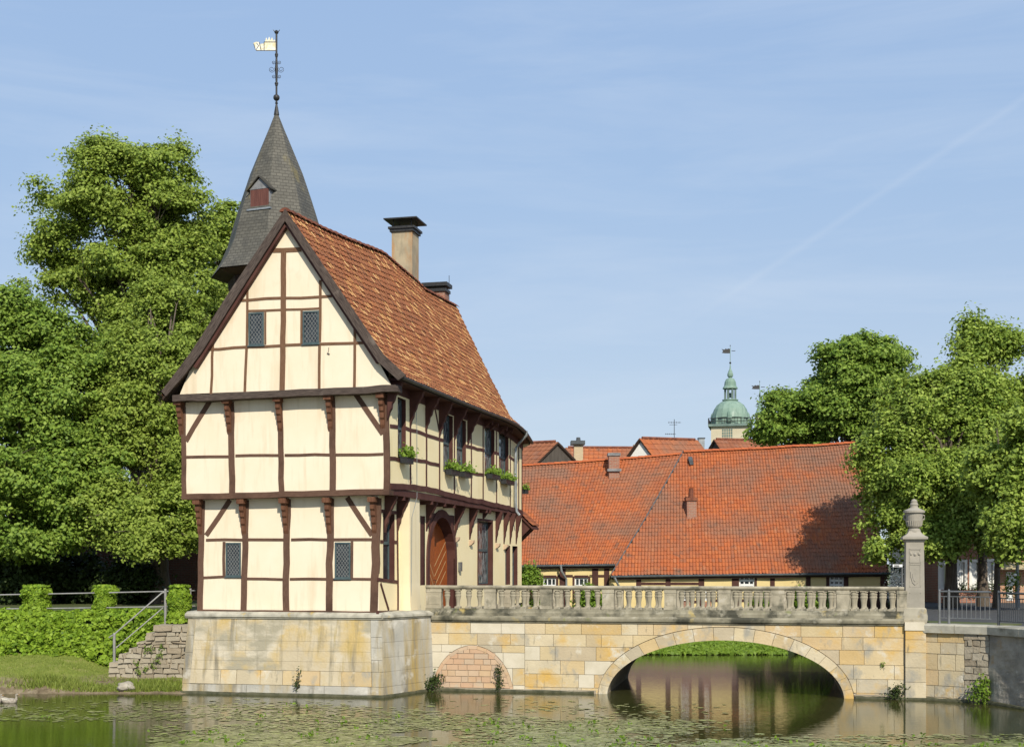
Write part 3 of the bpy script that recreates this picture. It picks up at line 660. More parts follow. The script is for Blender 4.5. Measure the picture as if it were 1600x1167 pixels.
for i, p in enumerate(pts):
    rows.append([p+E1*(.075*math.cos(a))+Vector((0, 0, .075*math.sin(a))) for a in np.linspace(math.pi, 2*math.pi, 7)])
mb.grid(rows); mb.grid([[q+Vector((0, 0, .004)) for q in r[::-1]] for r in rows])
mb.face(rows[0]); mb.face(rows[-1])
gut = mb.build('gutter', M['gutter'], GH)
mb = MB(); s, z = SU.sz(801.5, 700); vd = s
mb.tube([H(3.72, vd-.1, 9.02), H(3.70, vd-.05, 8.85), H(3.40, vd, 8.55), H(3.26, vd, 8.35), H(3.26, vd, 6.2), H(3.3, vd, 5.85), H(3.42, vd, 5.7)], .055, 8); mb.build('downpipe', M['zinc'], gut)
# bargeboards on the front gable
PB = gable(-.25)
def board(name, outer, inner, th=.06, mat='timber_grey'):
    mb = MB(); n = len(outer); u = 0
    for i in range(n-1):
        a, b2, c, d = [PB.W(*PB.sz(*q)) for q in (outer[i], outer[i+1], inner[i+1], inner[i])]
        l = (b2-a).length; wd = .2
        uv = [(u, 0), (u+l, 0), (u+l, wd), (u, wd)]
        k = -PB.N*th
        mb.face([a, b2, c, d], uv); mb.face([d+k, c+k, b2+k, a+k], uv); mb.face([a, a+k, b2+k, b2], uv); mb.face([c, c+k, d+k, d], uv); u += l
        if i == 0: mb.face([a, d, d+k, a+k], uv)
        if i == n-2: mb.face([b2, b2+k, c+k, c], uv)
    return mb.build(name, M[mat], GH)
board('bargeboard', [(445, 327), (356.5, 458.5), (307, 537), (282, 572), (252, 611)], [(445, 345.5), (367, 467.5), (316, 548.5), (291, 582), (259, 619)])
board('bargeboard', [(445.4, 327), (523, 441.5), (598.5, 553.5), (634, 586)], [(445.4, 345.5), (514, 450.5), (591, 566), (622, 594)])
# dark verge board behind
mb = MB()
for a, b2 in (((445, 344), (300, 572)), ((445, 344), (590, 564))):
    p, q = PB.sz(*a), PB.sz(*b2)
    d = Vector((q[0]-p[0], q[1]-p[1])).normalized(); nrm = Vector((-d.y, d.x))*(.09 if d.x < 0 else -.09)
    mb.prism([PB.W(p[0], p[1], -.08), PB.W(q[0], q[1], -.08), PB.W(q[0]+nrm.x, q[1]+nrm.y, -.08), PB.W(p[0]+nrm.x, p[1]+nrm.y, -.08)], -PB.N*.16)
mb.build('verge_rafter', M['timber_side'], GH)

# ---- chimneys
def chimney(x0, x1, xs, ytop, ybot, Y, mat, label, capf=True, dep=None):
    c0 = at(x0, ytop, Y); c1 = at(x1, ytop, Y)
    w_ = (c1-c0).length; d_ = dep or .8; zt = c0.z; zb = at(x0, ybot, Y).z-1.2
    cc = c0+(E1*(w_/2))+E2*(d_/2); cc = Vector((cc.x, cc.y, 0))
    mb = MB(); mb.box(cc+Vector((0, 0, (zt+zb)/2)), E1*w_/2, E2*d_/2, Vector((0, 0, (zt-zb)/2)))
    ch = mb.build('chimney', M[mat], GH); ch['label'] = label
    return ch, cc, w_, d_, zt
ch, cc, w_, d_, zt = chimney(612, 645.5, 661, 362, 452, 48.1, 'chim', 'tall stained rendered chimney')
mb = MB(); U = Vector((0, 0, 1))
mb.box(cc+U*(zt+.03), E1*(w_/2+.06), E2*(d_/2+.06), U*.05); mb.box(cc+U*(zt+.12), E1*(w_/2+.11), E2*(d_/2+.11), U*.04)
mb.box(cc+U*(zt+.16+.01), E1*(w_/2-.1), E2*(d_/2-.1), U*.06)
for i in (-1, 1):
    for j in (-1, 1): mb.tube([cc+E1*i*(w_/2-.05)+E2*j*(d_/2-.05)+U*(zt+.1), cc+E1*i*(w_/2-.05)+E2*j*(d_/2-.05)+U*(zt+.42)], .02, 5)
top = [cc+E1*i*(w_/2+.24)+E2*j*(d_/2+.24)+U*(zt+.40) for i, j in ((-1, -1), (1, -1), (1, 1), (-1, 1))]
mb.prism(top, U*.04); ins = [cc+E1*i*(w_/2-.1)+E2*j*(d_/2-.1)+U*(zt+.53) for i, j in ((-1, -1), (1, -1), (1, 1), (-1, 1))]
for k in range(4): mb.face([top[k]+U*.045, top[(k+1) % 4]+U*.045, ins[(k+1) % 4], ins[k]])
mb.face(ins); mb.build('chimney_cap', M['iron'], ch)
mb = MB(); mb.box(cc+U*(zt-2.12), E1*(w_/2+.03), E2*(d_/2+.03), U*.12); mb.build('flashing', M['leadsheet'], ch)
ch, cc, w_, d_, zt = chimney(664, 696, 703, 455, 476, 53.0, 'brick_red', 'short brick chimney with a flat cover plate', dep=.6)
mb = MB(); mb.box(cc+U*(zt+.02), E1*(w_/2+.06), E2*(d_/2+.06), U*.06)
for i in (-1, 1): mb.tube([cc+E1*i*.3+U*zt, cc+E1*i*.3+U*(zt+.22)], .02, 5)
mb.box(cc+U*(zt+.25), E1*(w_/2+.12), E2*(d_/2+.1), U*.075)
mb.tube([cc+E1*(w_/2+.1)+U*(zt-.35), cc+E1*(w_/2+.1)+U*(zt+.65)], .012, 5); mb.build('chimney_cap', M['iron'], ch)

# ---- small pent roof on the rear corner
mb = MB(); pr = lambda a, b2: H(2.95+a*.95, 16.3+b2*.5, 5.95-a*.62)
pz = tile_roof('pent_roof', lambda a, b2: H(3.56-b2*.62, 17.22+a*1.2, 5.34+b2*.62), 5, 4, [M['tile_old']], GH, lift=.03, rnd=9)
mb = MB(); mb.prism([H(3.57, 17.22, 5.27), H(3.57, 18.42, 5.27), H(2.9, 18.42, 5.92), H(2.9, 17.22, 5.92)], U*(-.08)); 
for k in range(3): mb.prism([H(2.9, 17.3+k*.4, 5.8), H(3.48, 17.3+k*.4, 5.26), H(2.9, 17.3+k*.4, 4.7)], E2*.1)
mb.build('pent_frame', M['timber_side'], GH)

# ================================================================== FOUNDATION
def ashlar(mb, W, s0, s1, rows, lens, gap=.012, jit=.012, low=None, high=None, rnd=1, m=0, depth=.05, mats=None, rag=0.0):
    rr = random.Random(rnd)
    for i in range(len(rows)-1):
        z0, z1 = rows[i]+gap/2, rows[i+1]-gap/2; s = s0; first = True
        while s < s1-.02:
            l = rr.uniform(*lens); l = l*.6 if first and i % 2 else l; first = False
            e = s+l
            if s1-e < lens[0]*.45: e = s1
            a, b2 = s+gap/2, e-gap/2; off = rr.uniform(0, jit); mi = m if mats is None else mats(rr, (a+b2)/2, (z0+z1)/2)
            ns = 2
            xs = [a, b2]
            if low or high:
                ns = 14; xs = [a+(b2-a)*k/(ns-1) for k in range(ns)]
            run = []
            def flush(run):
                if len(run) < 2 or run[-1][0]-run[0][0] < .03: return
                bot = [(x, lo) for x, lo, hi in run]; tp = [(x, hi) for x, lo, hi in run][::-1]
                simp = lambda q: [q[k] for k in range(len(q)) if k in (0, len(q)-1) or abs(q[k-1][1]-q[k][1]) > 1e-6 or abs(q[k+1][1]-q[k][1]) > 1e-6]
                poly = simp(bot)+simp(tp); out = []
                for p in poly:
                    if not out or abs(out[-1][0]-p[0])+abs(out[-1][1]-p[1]) > 1e-5: out.append(p)
                if len(out) < 3: return
                if rag: out = [(p[0]+rr.gauss(0, rag), p[1]+rr.gauss(0, rag)) for p in out]
                n0 = len(mb.V); c = len(out); be = .006
                cx = sum(p[0] for p in out)/c; cz = sum(p[1] for p in out)/c
                for p in out: mb.V.append(tuple(W(p[0], p[1], off)))
                for p in out: mb.V.append(tuple(W(p[0], p[1], -depth)))
                mb.F.append(list(range(n0, n0+c))); mb.UV.append(None); mb.M.append(mi)
                for k in range(c):
                    k2 = (k+1) % c; mb.F.append([n0+k2, n0+k, n0+c+k, n0+c+k2]); mb.UV.append(None); mb.M.append(mi)
            for x in xs:
                lo = max(z0, low(x)+gap/2) if low else z0; hi = min(z1, high(x)-gap/2) if high else z1
                if hi-lo > .015: run.append((x, lo, hi))
                else: flush(run); run = []
            flush(run); s = e
    return mb
FL = at(283, 1083, 38.4); FL.z = 0; FC = at(600, 1090, 37.1); FC.z = 0; FD = Vector((-2.30, 39.38, 0))
TL = Vector(at(294, 966, 38.62)); TC = at(596.5, 967, 37.42); TD = Vector((-2.36, 39.42, 0))
def batter(A, Bq, At, Bt, ztop):
    n_ = Vector(((Bq-A).y, -(Bq-A).x, 0)).normalized()
    ln = (Bq-A).length
    def W(s, z, off=0):
        f = z/ztop; g = s/ln
        p = (A.lerp(Bq, g)).lerp(At.lerp(Bt, g), f); return Vector((p.x, p.y, z))+n_*off
    return W, ln
ZF = 2.2
for v in (TL, TC): v.z = 0
W1, l1 = batter(FL, FC, TL, TC, ZF); W2, l2 = batter(FC, FD, TC, TD, ZF)
fb = MB()
for W_, l_, sd in ((W1, l1, 1), (W2, l2, 2)):
    fb.grid([[W_(l_*i/6, -.6+(ZF+.6)*j/8, -.035) for j in range(9)] for i in range(7)])
    nt_ = (0, 0) 
fb.build('foundation_core', M['mortar'], GH)
fb = MB(); ashlar(fb, W1, 0, l1, [-.5, .07, .30], (.7, 1.5), .01, .02, rnd=21); ashlar(fb, W2, 0, l2, [-.5, .07, .3], (.6, 1.1), .01, .02, rnd=22)
fb.build('foundation_course', M['render_grey'], GH)
fb = MB(); ashlar(fb, W1, .25, l1-.35, [.30, .72], (.45, 1.0), .014, .03, rnd=23, mats=lambda rr, s, z: 0 if rr.random() < .75 else 1)
fb.build('foundation_stones', [M['ashlar'], M['render']], GH)
fb = MB(); ashlar(fb, W1, 0, .25, [.30, .72, 1.2, 1.7, ZF], (.25, .26), .008, .0, rnd=24); fb.build('foundation_quoin', M['render_grey'], GH); fb = MB(); ashlar(fb, W1, l1-.35, l1, [.30, .72, 1.05, 1.4, 1.7, ZF], (.3, .36), .01, .01, rnd=25)
ashlar(fb, W2, 0, l2, [.30, .72, 1.12, 1.55, ZF], (.9, 2.4), .006, .006, rnd=26)
fb.build('foundation_quoin', M['render_grey'], GH)
fb = MB(); ashlar(fb, W1, .25, l1-.35, [.72, .98, 1.28, 1.56, ZF], (1.2, 2.6), .005, .006, rnd=27)
fb.build('foundation_render', M['render'], GH)
mb = MB()   # coping ledge: outer edge 4-6 cm proud
o1 = lambda W_, s, z, off: W_(s, z, off)
for W_, l_, nm in ((W1, l1, 0), (W2, l2, 1)):
    prof = [(-.05, ZF), (.04, ZF), (.045, ZF+.03), (.085, ZF+.05), (.085, ZF+.115), (.06, ZF+.13), (-.06, ZF+.19), (-.9, ZF+.205)]
    rows = [[W_(s_, z, o) for o, z in prof] for s_ in ((-.08, l_*.5, l_+.02) if nm == 0 else (-.02, l_*.5, l_+.03))]
    mb.grid(rows)
    mb.face(rows[0]); mb.face(rows[-1])
mb.face([W1(0, ZF+.19, -.2), W1(l1, ZF+.19, -.2), W2(l2, ZF+.19, -.2), H(2.7, 3.4, ZF+.19), H(-2.7, 3.4, ZF+.19)])
mb.build('coping', M['cap'], GH)
mb = MB(); a = W1(0, 0, -.05)
pl_ = [W1(0, -.6, -.04), H(-3.1, 17.3, -.6), H(-3.1, 17.3, 2.25), W1(0, 2.25, -.2)]
mb.face(pl_); mb.face([H(2.9, 4, -.6), H(3.05, 17.3, -.6), H(3.05, 17.3, 2.25), H(2.9, 4, 2.25)]); mb.face([H(3.05, 17.3, -.6), H(-3.1, 17.3, -.6), H(-3.1, 17.3, 2.25), H(3.05, 17.3, 2.25)])
mb.build('foundation_rear', M['rubble'], GH)

# ================================================================== STAIR TOWER
TX = at(432, 445, 47.2); TX.z = 0
TW = thing('stair_tower', 'octagonal slate spired stair tower rising behind the left slope of the gatehouse roof', 'tower', (TX.x, TX.y, 2.2))
k47 = 47.2/F
prof = [(102, 434), (88, 412), (76, 385), (67, 352), (54.5, 312), (41, 272), (24.5, 232), (11.5, 201), (2.4, 178)]
zz = lambda y: ZC-(y-HY)*k47
mb = MB(); rot0 = -math.pi/2; nn = 8
for k in range(nn):
    a0, a1 = rot0+2*math.pi*k/nn, rot0+2*math.pi*(k+1)/nn; sl = 0
    for i in range(len(prof)-1):
        r0, r1 = prof[i][0]*k47, prof[i+1][0]*k47; z0_, z1_ = zz(prof[i][1]), zz(prof[i+1][1])
        P0 = [TX+Vector((r0*math.cos(a), r0*math.sin(a), z0_)) for a in (a0, a1)]; P1 = [TX+Vector((r1*math.cos(a), r1*math.sin(a), z1_)) for a in (a0, a1)]
        h = math.hypot(r0-r1, z1_-z0_); e0, e1 = r0*.765/2, r1*.765/2; uo = k*7.3
        mb.face([P0[0], P0[1], P1[1], P1[0]], [(uo-e0, sl), (uo+e0, sl), (uo+e1, sl+h), (uo-e1, sl+h)]); sl += h
sp = mb.build('spire_roof', M['slate'], TW)
mb = MB(); mb.lathe(TX, [(102*k47-.02, zz(434)-.03), (76*k47, zz(434)-.18), (75*k47, zz(434)-.5), (70*k47, zz(434)-.5)], 8, rot=rot0); mb.build('eaves_soffit', M['batten'], TW)
mb = MB(); mb.lathe(TX, [(70*k47, 2.0), (70*k47, zz(434)-.3)], 8, rot=rot0); mb.build('tower_wall', M['plaster'], TW)
# dormer hatch on the front-left facet
an = rot0-math.pi/8; nd = Vector((math.cos(an), math.sin(an), 0)); td = Vector((-nd.y, nd.x, 0))
if td.x < 0: td = -td
zb, zm, ztp = zz(341), zz(311), zz(293)
rf_ = 60*k47*math.cos(math.pi/8); cx_ = at(409, 320, 47.2-rf_*.9); base = TX+nd*(rf_+.02); base = base+td*((cx_-base).dot(td)); base.z = 0
hw = 15.5*k47*1.12
mb = MB(); bx = -nd*1.0
front = [base-td*hw+U*zb, base+td*hw+U*zb, base+td*hw+U*zm, base-td*hw+U*zm]
mb.prism(front, bx); dm = mb.build('dormer', M['leadsheet'], TW)
mb = MB(); mb.prism([base-td*(hw-.03)+U*(zb+.03)+nd*.03, base+td*(hw-.03)+U*(zb+.03)+nd*.03, base+td*(hw-.03)+U*(zm-.02)+nd*.03, base-td*(hw-.03)+U*(zm-.02)+nd*.03], -nd*.02)
mb.build('hatch', M['shutter'], dm)
mb = MB(); mb.face([base-td*(hw+.02)+U*zm+nd*.02, base+td*(hw+.02)+U*zm+nd*.02, base+U*(ztp-.04)+nd*.02]); mb.build('dormer_gable', M['leadsheet'], dm)
mb = MB()
for sg in (-1, 1):
    e = base+td*sg*(hw+.10)+U*(zm-.06)+nd*.10; r_ = base+U*ztp+nd*.10
    mb.prism([e, r_, r_+bx*1.05, e+bx*1.05], U*.045)
mb.build('dormer_roof', M['slate'], dm)
mb = MB(); mb.box(base+U*(zb-.03)+nd*.05, td*(hw+.08), nd*.06, U*.03); mb.build('dormer_sill', M['zinc'], dm)
# finial with vane
fx = TX+Vector((.0, 0, 0))
FN = MB(); z_ = lambda y: zz(y)
FN.lathe(fx, [(.10, z_(180)), (.07, z_(172)), (.035, z_(164)), (.035, z_(48))], 8)
FN.lathe(fx, [(.06, z_(162)), (.02, z_(159))], 8)
vn = FN.build('finial_rod', M['iron'], TW)
mb = MB(); mb.lathe(fx+U*z_(153), [(.117*math.sin(a), -.117*math.cos(a)) for a in np.linspace(.05, math.pi-.05, 9)], 14); mb.build('ball', M['iron'], vn, smooth=True)
mb = MB()
for y, r in ((133, .05), (131, .065), (88, .05), (86, .06)): mb.lathe(fx, [(.03, z_(y+3)), (r, z_(y+1)), (r, z_(y-1)), (.03, z_(y-3))], 8)
mb.lathe(fx, [(.035, z_(128)), (.055, z_(112)), (.045, z_(98)), (.03, z_(90))], 8)
for sg in (-1, 1):   # wrought scrolls
    for ang in (0, math.pi/2):
        dx = Vector((math.cos(ang), math.sin(ang), 0))*sg
        for (cy, rr_, cxo) in ((109, .12, .17), (120, .07, .1), (98, .07, .1)):
            c = fx+U*z_(cy)+dx*cxo
            mb.tube([c+dx*(rr_*(1-k/26)*math.cos(k*.55+2.6))+U*(rr_*(1-k/26)*math.sin(k*.55+2.6)) for k in range(20)], .009, 4)
mb.build('wrought_scrolls', M['iron'], vn)
mb = MB(); c = fx; pv = lambda x, y: c+Vector(((x-432.8)*k47, 0, z_(y)))
fl = [(431.6, 79.3), (431.6, 66.5), (429.8, 62), (428, 65), (426, 58.5), (423.6, 64), (421.5, 57.8), (419, 64), (417, 59), (415, 65.5), (413.6, 66.5), (412, 70), (410.5, 68), (408.5, 70.5), (406, 66.5), (401, 66), (396.5, 68), (398.2, 73), (399, 77.5), (401.5, 79.6)]
mb.prism([pv(*p)-Vector((0, .012, 0)) for p in fl], Vector((0, .024, 0))); va = mb.build('vane_flag', M['vane'], vn)
mb = MB(); 
for a, b2 in (((432, 66.3), (413.4, 66.3)), ((413.6, 79.6), (413.6, 66)), ((432, 79.8), (401, 79.8)), ((408.8, 79), (406.2, 67)), ((400, 78), (397.5, 69)), ((401, 78.8), (405, 72)), ((405, 72), (402, 68))):
    mb.tube([pv(*a)-Vector((0, .016, 0)), pv(*b2)-Vector((0, .016, 0))], .012, 5)
mb.build('vane_frame', M['iron'], va)
mb = MB(); mb.lathe(fx+U*z_(50.5), [(.02, -.08), (.07, -.04), (.08, .02), (.05, .03)], 10)
for sg in (-1, 1): mb.tube([fx+U*z_(50.5)+Vector((sg*.06, 0, .0)), fx+U*z_(48)+Vector((sg*.115, 0, .02))], .012, 5)
mb.build('finial_cup', M['iron'], vn)
# ================================================================== BRIDGE
BPp = Vector((-2.34, 39.3, 0)); BDd = Vector((.981, -.193, 0)).normalized()
BP = Pl(BPp, BDd); WID = 5.7
BR = thing('stone_bridge', 'ochre sandstone bridge with one low segmental arch over the moat', 'bridge', (BPp.x, BPp.y, 0))
sL = BP.sz(950, 1083)[0]; sR = BP.sz(1318, 1090)[0]; sC = (sL+sR)/2; aI = (sR-sL)/2+.02; zCr = BP.sz(1134, 1000)[1]
bI = zCr+.06; z0e = -.06; tR = .36; aE, bE = aI+.26, bI+.37
def arch(a_, b_):
    def f(s):
        x = (s-sC)/a_
        return z0e+b_*math.sqrt(1-x*x) if abs(x) < 1 else -9
    return f
lowE = arch(aE+.012, bE+.012)
sEnd = BP.sz(1412, 1000)[0]; sPil0 = BP.sz(1414, 1000)[0]; sPil1 = BP.sz(1446.5, 1000)[0]; ZT = 2.06
# blind bricked arch on the left
s_a, s_b = BP.sz(676, 1060)[0], BP.sz(803, 1060)[0]; bc = BP.sz(738, 1060)[0]; bz = BP.sz(738, 1008)[1]; ba = s_b-bc
lowB = lambda s: (-.2+(bz+.2)*math.sqrt(max(0, 1-((s-bc)/ba)**2))) if abs(s-bc) < ba else -9
low = lambda s: max(lowE(s), lowB(s))
rows = [-.6, .16, .55, .95, 1.36, 1.72, ZT]
sJ = BP.sz(820, 1000)[0]
mb = MB()
def colr(rr, s, z): return 0
ashlar(mb, BP.W, s_a-.1, sJ, [-.6, .2, .70, 1.16, 1.38, 1.72, ZT], (.5, 1.05), .012, .012, low=low, rnd=31, mats=lambda rr, s, z: 1 if (z < 1.5 and rr.random() < .75) or rr.random() < .12 else 0)
ashlar(mb, BP.W, sJ, sC-.6, rows, (.45, 1.25), .012, .014, low=low, rnd=32, mats=lambda rr, s, z: 1 if rr.random() < .07 else 0)
ashlar(mb, BP.W, sC-.6, sPil0-.015, rows, (.45, 1.25), .012, .014, low=low, rnd=35, mats=lambda rr, s, z: 1 if rr.random() < .06 else 0)
mb.build('spandrel_wall', [M['ashlar'], M['ashlar_white']], BR)
mb = MB()
n = 60
xs = sorted(set([s_a-.1+(sPil1+.2-s_a+.1)*i/90 for i in range(91)]+[sC+aE*math.sin(math.pi*(i/40-.5)) for i in range(41)]))
for a, b2 in zip(xs[:-1], xs[1:]):
    la, lb = max(lowE(a), -.6), max(lowE(b2), -.6)
    mb.face([BP.W(a, la, -.025), BP.W(b2, lb, -.025), BP.W(b2, ZT, -.025), BP.W(a, ZT, -.025)])
mb.build('spandrel_core', M['mortar_pale'], BR)
mb = MB(); ashlar(mb, BP.W, bc-ba, bc+ba, [-.3, .10, .26, .44, .62, .79, .96, 1.12, 1.3, 1.5], (.16, .52), .016, .012, high=lambda s: lowB(s)-.10, rnd=33)
mb.build('arch_infill', M['brick_pink'], BR)
mb = MB(); NV = 13
for k in range(NV):
    a0, a1 = math.pi*k/NV+.002, math.pi*(k+1)/NV-.002
    if abs(math.cos((a0+a1)/2)) < 1:
        q = [(bc-(ba-.10)*math.cos(a), -.2+(bz+.2-.10)*math.sin(a)) for a in (a0, a1)]+[(bc-(ba-.004)*math.cos(a), -.2+(bz+.2-.004)*math.sin(a)) for a in (a1, a0)]
        mb.prism([BP.W(*p, .015) for p in q], BP.N*-.05)
mb.build('blind_arch_ring', M['brick_pink'], BR)
mb = MB(); NV = 19
for k in range(NV):
    t0, t1 = math.pi*k/NV+.0016, math.pi*(k+1)/NV-.0016; ns = 4; ex = R.uniform(0, .012); q1, q2 = [], []
    for i in range(ns+1):
        a = t0+(t1-t0)*i/ns
        q1.append((sC-aI*math.cos(a), z0e+bI*math.sin(a))); q2.append((sC-aE*math.cos(a), z0e+bE*math.sin(a)))
    poly = [BP.W(*p, .03+ex) for p in q1+q2[::-1]]
    n0 = len(mb.V); mb.prism(poly, BP.N*-.25)
mb.build('arch_ring', M['ashlar'], BR)
mb = MB(); n = 48
rows_ = [[BP.W(sC-aI*math.cos(math.pi*i/n), z0e+bI*math.sin(math.pi*i/n), o) for i in range(n+1)] for o in (-.2, -2, -4, -WID)]
mb.grid(rows_, uvf=None); mb.build('arch_soffit', M['rubble'], BR)
mb = MB()   # rear face and deck
for a, b2 in zip(xs[:-1], xs[1:]):
    la, lb = max(arch(aI, bI)(a), -.6), max(arch(aI, bI)(b2), -.6)
    mb.face([BP.W(b2, lb, -WID), BP.W(a, la, -WID), BP.W(a, ZT, -WID), BP.W(b2, ZT, -WID)])
mb.build('rear_wall', M['rubble'], BR)
mb = MB(); mb.face([BP.W(-.4, ZT+.16, -.15), BP.W(sPil1, ZT+.16, -.15), BP.W(sPil1, ZT+.16, -WID+.1), BP.W(-.4, ZT+.16, -WID+.1)]); mb.build('deck', M['paving'], BR)
prof = [(-.02, ZT), (.05, ZT), (.06, ZT+.035), (.10, ZT+.055), (.11, ZT+.10), (.11, ZT+.14), (.05, ZT+.19), (-.3, ZT+.21)]
def mould(name, prof, s0, s1, mat, parent, pl=BP, seg=14, sgn=1, base=0.0):
    mb = MB(); rows = []
    for i in range(seg+1):
        s = s0+(s1-s0)*i/seg
        rows.append([pl.W(s, z+.006*mnoise.noise(Vector((s*1.3, z*3, 1))), base+o*sgn) for o, z in prof])
    mb.grid(rows); mb.face(rows[0]); mb.face(rows[-1]); return mb.build(name, M[mat], parent)
mould('cornice', prof, -.05, sEnd, 'moss', BR)
mould('cornice', prof, -.1, sPil1, 'moss', BR, sgn=-1, base=-WID)
# water line kerb of the left abutment and the pier feet
mb = MB(); ashlar(mb, lambda s, z, o=0: BP.W(s, z, o+.06), s_a-.05, sL-.35, [-.5, .1], (.7, 1.6), .01, .02, rnd=41)
mb.build('abutment_footing', M['rubble'], BR); mb = MB(); ashlar(mb, lambda s, z, o=0: BP.W(s, z, o+.06), sR+.3, sPil0-.02, [-.5, .13], (.5, 1.0), .01, .03, rnd=42); mb.build('abutment_footing', M['rubble'], BR)

# ------------------------------------------------------------------ balustrades
BAL = [(.082, 0), (.082, .055), (.060, .062), (.050, .09), (.047, .15), (.056, .25), (.070, .33), (.080, .365), (.084, .385), (.074, .40), (.070, .42), (.080, .455), (.080, .48), (.070, .505), (.056, .525), (.056, .532), (.080, .54), (.080, .575)]
def balustrade(label, off, piers, counts, end0, end1, face_sgn, seedv, dz=0.0):
    zB = ZT+.21+dz; th = thing('balustrade', label, 'balustrade', tuple(BP.W(piers[0], zB, off)))
    org = ORG[th.name]
    mould('base_ledge', [(-.17, zB-.02), (.17, zB-.02), (.17, zB+.07), (.14, zB+.12), (.13, zB+.19), (-.13, zB+.19), (-.14, zB+.12), (-.17, zB+.07)], end0, end1, 'moss', th, seg=16, base=off)
    zb = zB+.19; zt = zb+.575
    mould('hand_rail', [(-.10, zt), (.10, zt), (.12, zt+.02), (.14, zt+.05), (.14, zt+.085), (.11, zt+.11), (-.11, zt+.11), (-.14, zt+.085), (-.14, zt+.05), (-.12, zt+.02)], end0, end1, 'balu', th, seg=16, base=off)
    proto = None; rr = random.Random(seedv)
    for i, s in enumerate(piers):
        w_ = .17 if 0 < i < len(piers)-1 else (.23 if i == 0 else .13)
        mb = MB(); mb.box(BP.W(s, (zb+zt)/2, off), BDd*w_, BP.N*.125, Vector((0, 0, (zt-zb)/2)))
        mb.box(BP.W(s, zt-.05, off), BDd*(w_+.012), BP.N*.137, Vector((0, 0, .045))); mb.box(BP.W(s, zb+.045, off), BDd*(w_+.012), BP.N*.137, Vector((0, 0, .045)))
        if i % 2 == 0 or i == 0: 
            for sg in (1, -1):
                a_ = w_-.05
                for q in ((-a_, -a_+.02, zb+.13, zt-.13), (a_-.02, a_, zb+.13, zt-.13), (-a_, a_, zb+.12, zb+.14), (-a_, a_, zt-.14, zt-.12)):
                    mb.box(BP.W(s+(q[0]+q[1])/2, (q[2]+q[3])/2, off+sg*.125), BDd*((q[1]-q[0])/2), BP.N*.008, Vector((0, 0, (q[3]-q[2])/2)))
        mb.build('pier', M['balu'], th)
    for i in range(len(piers)-1):
        a = piers[i]+(.23 if i == 0 else .17); b2 = piers[i+1]-(.13 if i == len(piers)-2 else .17); n = counts[i]; st = (b2-a)/n
        for k in range(n):
            s = a+st*(k+.5); p = BP.W(s, zb, off)
            if proto is None:
                mb = MB(); ang = math.atan2(BDd.y, BDd.x)
                mb.lathe((0, 0, 0), [(r*1.1, z) for r, z in BAL], 12, rot=ang+math.pi/12)
                for z0_, z1_ in ((0, .055), (.535, .577)):
                    mb.box((0, 0, (z0_+z1_)/2), BDd*.088, BP.N*.088, Vector((0, 0, (z1_-z0_)/2)))
                proto = mb.build('baluster', M['balu'], th, org=Vector((0, 0, 0)), smooth=False); o = proto
            else:
                o = proto.copy(); COL.objects.link(o); o.parent = th
            o.location = p-org; o.rotation_euler = (0, rr.uniform(-.01, .01), rr.uniform(-.1, .1)); 
    return th
pp = [BP.sz(x, 940)[0] for x in (677, 765, 852.6, 949.7, 1047, 1132, 1215, 1317)]+[BP.sz(1409.5, 940)[0]]
balustrade('mossy front stone balustrade along the near edge of the bridge', -.16, pp, [4, 4, 5, 5, 4, 4, 5, 5], pp[0]-.25, pp[-1]+.06, 1, 1)
BQ = Pl(BP.W(0, 0, -WID+.16), BDd)
pb = [BQ.sz(x, 940)[0] for x in (790, 872, 966, 1058, 1140, 1221, 1321, 1410)]
balustrade('rear stone balustrade along the far edge of the bridge, seen through the front one', -WID+.16, pb, [4, 5, 5, 4, 4, 5, 5], pb[0]-.25, pb[-1]+.3, -1, 2, -.13)

# ------------------------------------------------------------------ gate pillar with urn
sP = (sPil0+sPil1)/2; hp = (sPil1-sPil0)/2
def pz(y): return BP.sz(1430, y)[1]
GP = thing('gate_pillar', 'tall grey sandstone pillar with carved panels topped by an urn at the right bridge end', 'pillar', tuple(BP.W(sP, pz(966), -.3)))
PC = lambda z, off=-.32: BP.W(sP, z, off)
def sq(prof, name, mat, parent=GP, off=-.32, ns=1):
    mb = MB(); rows = []
    for r, z in prof: rows.append([PC(z, off)+BDd*i*r+BP.N*j*r for i, j in ((-1, 1), (1, 1), (1, -1), (-1, -1))])
    mb.grid(rows, closed=True); mb.face(rows[0][::-1]); mb.face(rows[-1]); return mb.build(name, M[mat], parent)
sq([(hp+.02, pz(976)), (hp+.05, pz(968)), (hp+.05, pz(962)), (hp+.02, pz(951)), (hp-.02, pz(949))], 'base', 'pillar_base')
hs = hp-.03
sh_ = sq([(hs+.01, pz(949)), (hs-.01, pz(846))], 'shaft', 'pillar')
mb = MB()
def frame(a0, a1, y0, y1, t=.022, o=.008):
    f_ = -.32+hs
    z1_, z0_ = pz(y0), pz(y1)
    for q in ((a0, a0+t, z0_, z1_), (a1-t, a1, z0_, z1_), (a0, a1, z0_, z0_+t), (a0, a1, z1_-t, z1_)):
        mb.box(BP.W(sP+(q[0]+q[1])/2, (q[2]+q[3])/2, f_), BDd*(q[1]-q[0])/2, BP.N*o, Vector((0, 0, (q[3]-q[2])/2)))
for y0, y1 in ((857, 879), (881, 917), (926, 946)): frame(-hs*.62, hs*.62, y0, y1)
mb.build('panel_mouldings', M['pillar'], sh_)
mb = MB(); f_ = -.32+hs    # carved emblem: shield with a swag and a drapery
for k in range(3):
    a = (k-1)*.11; mb.lathe(BP.W(sP+a, pz(866)+abs(k-1)*.02, f_-.012), [(.0, -.06), (.04, -.02), (.04, .02), (0, .06)], 8)
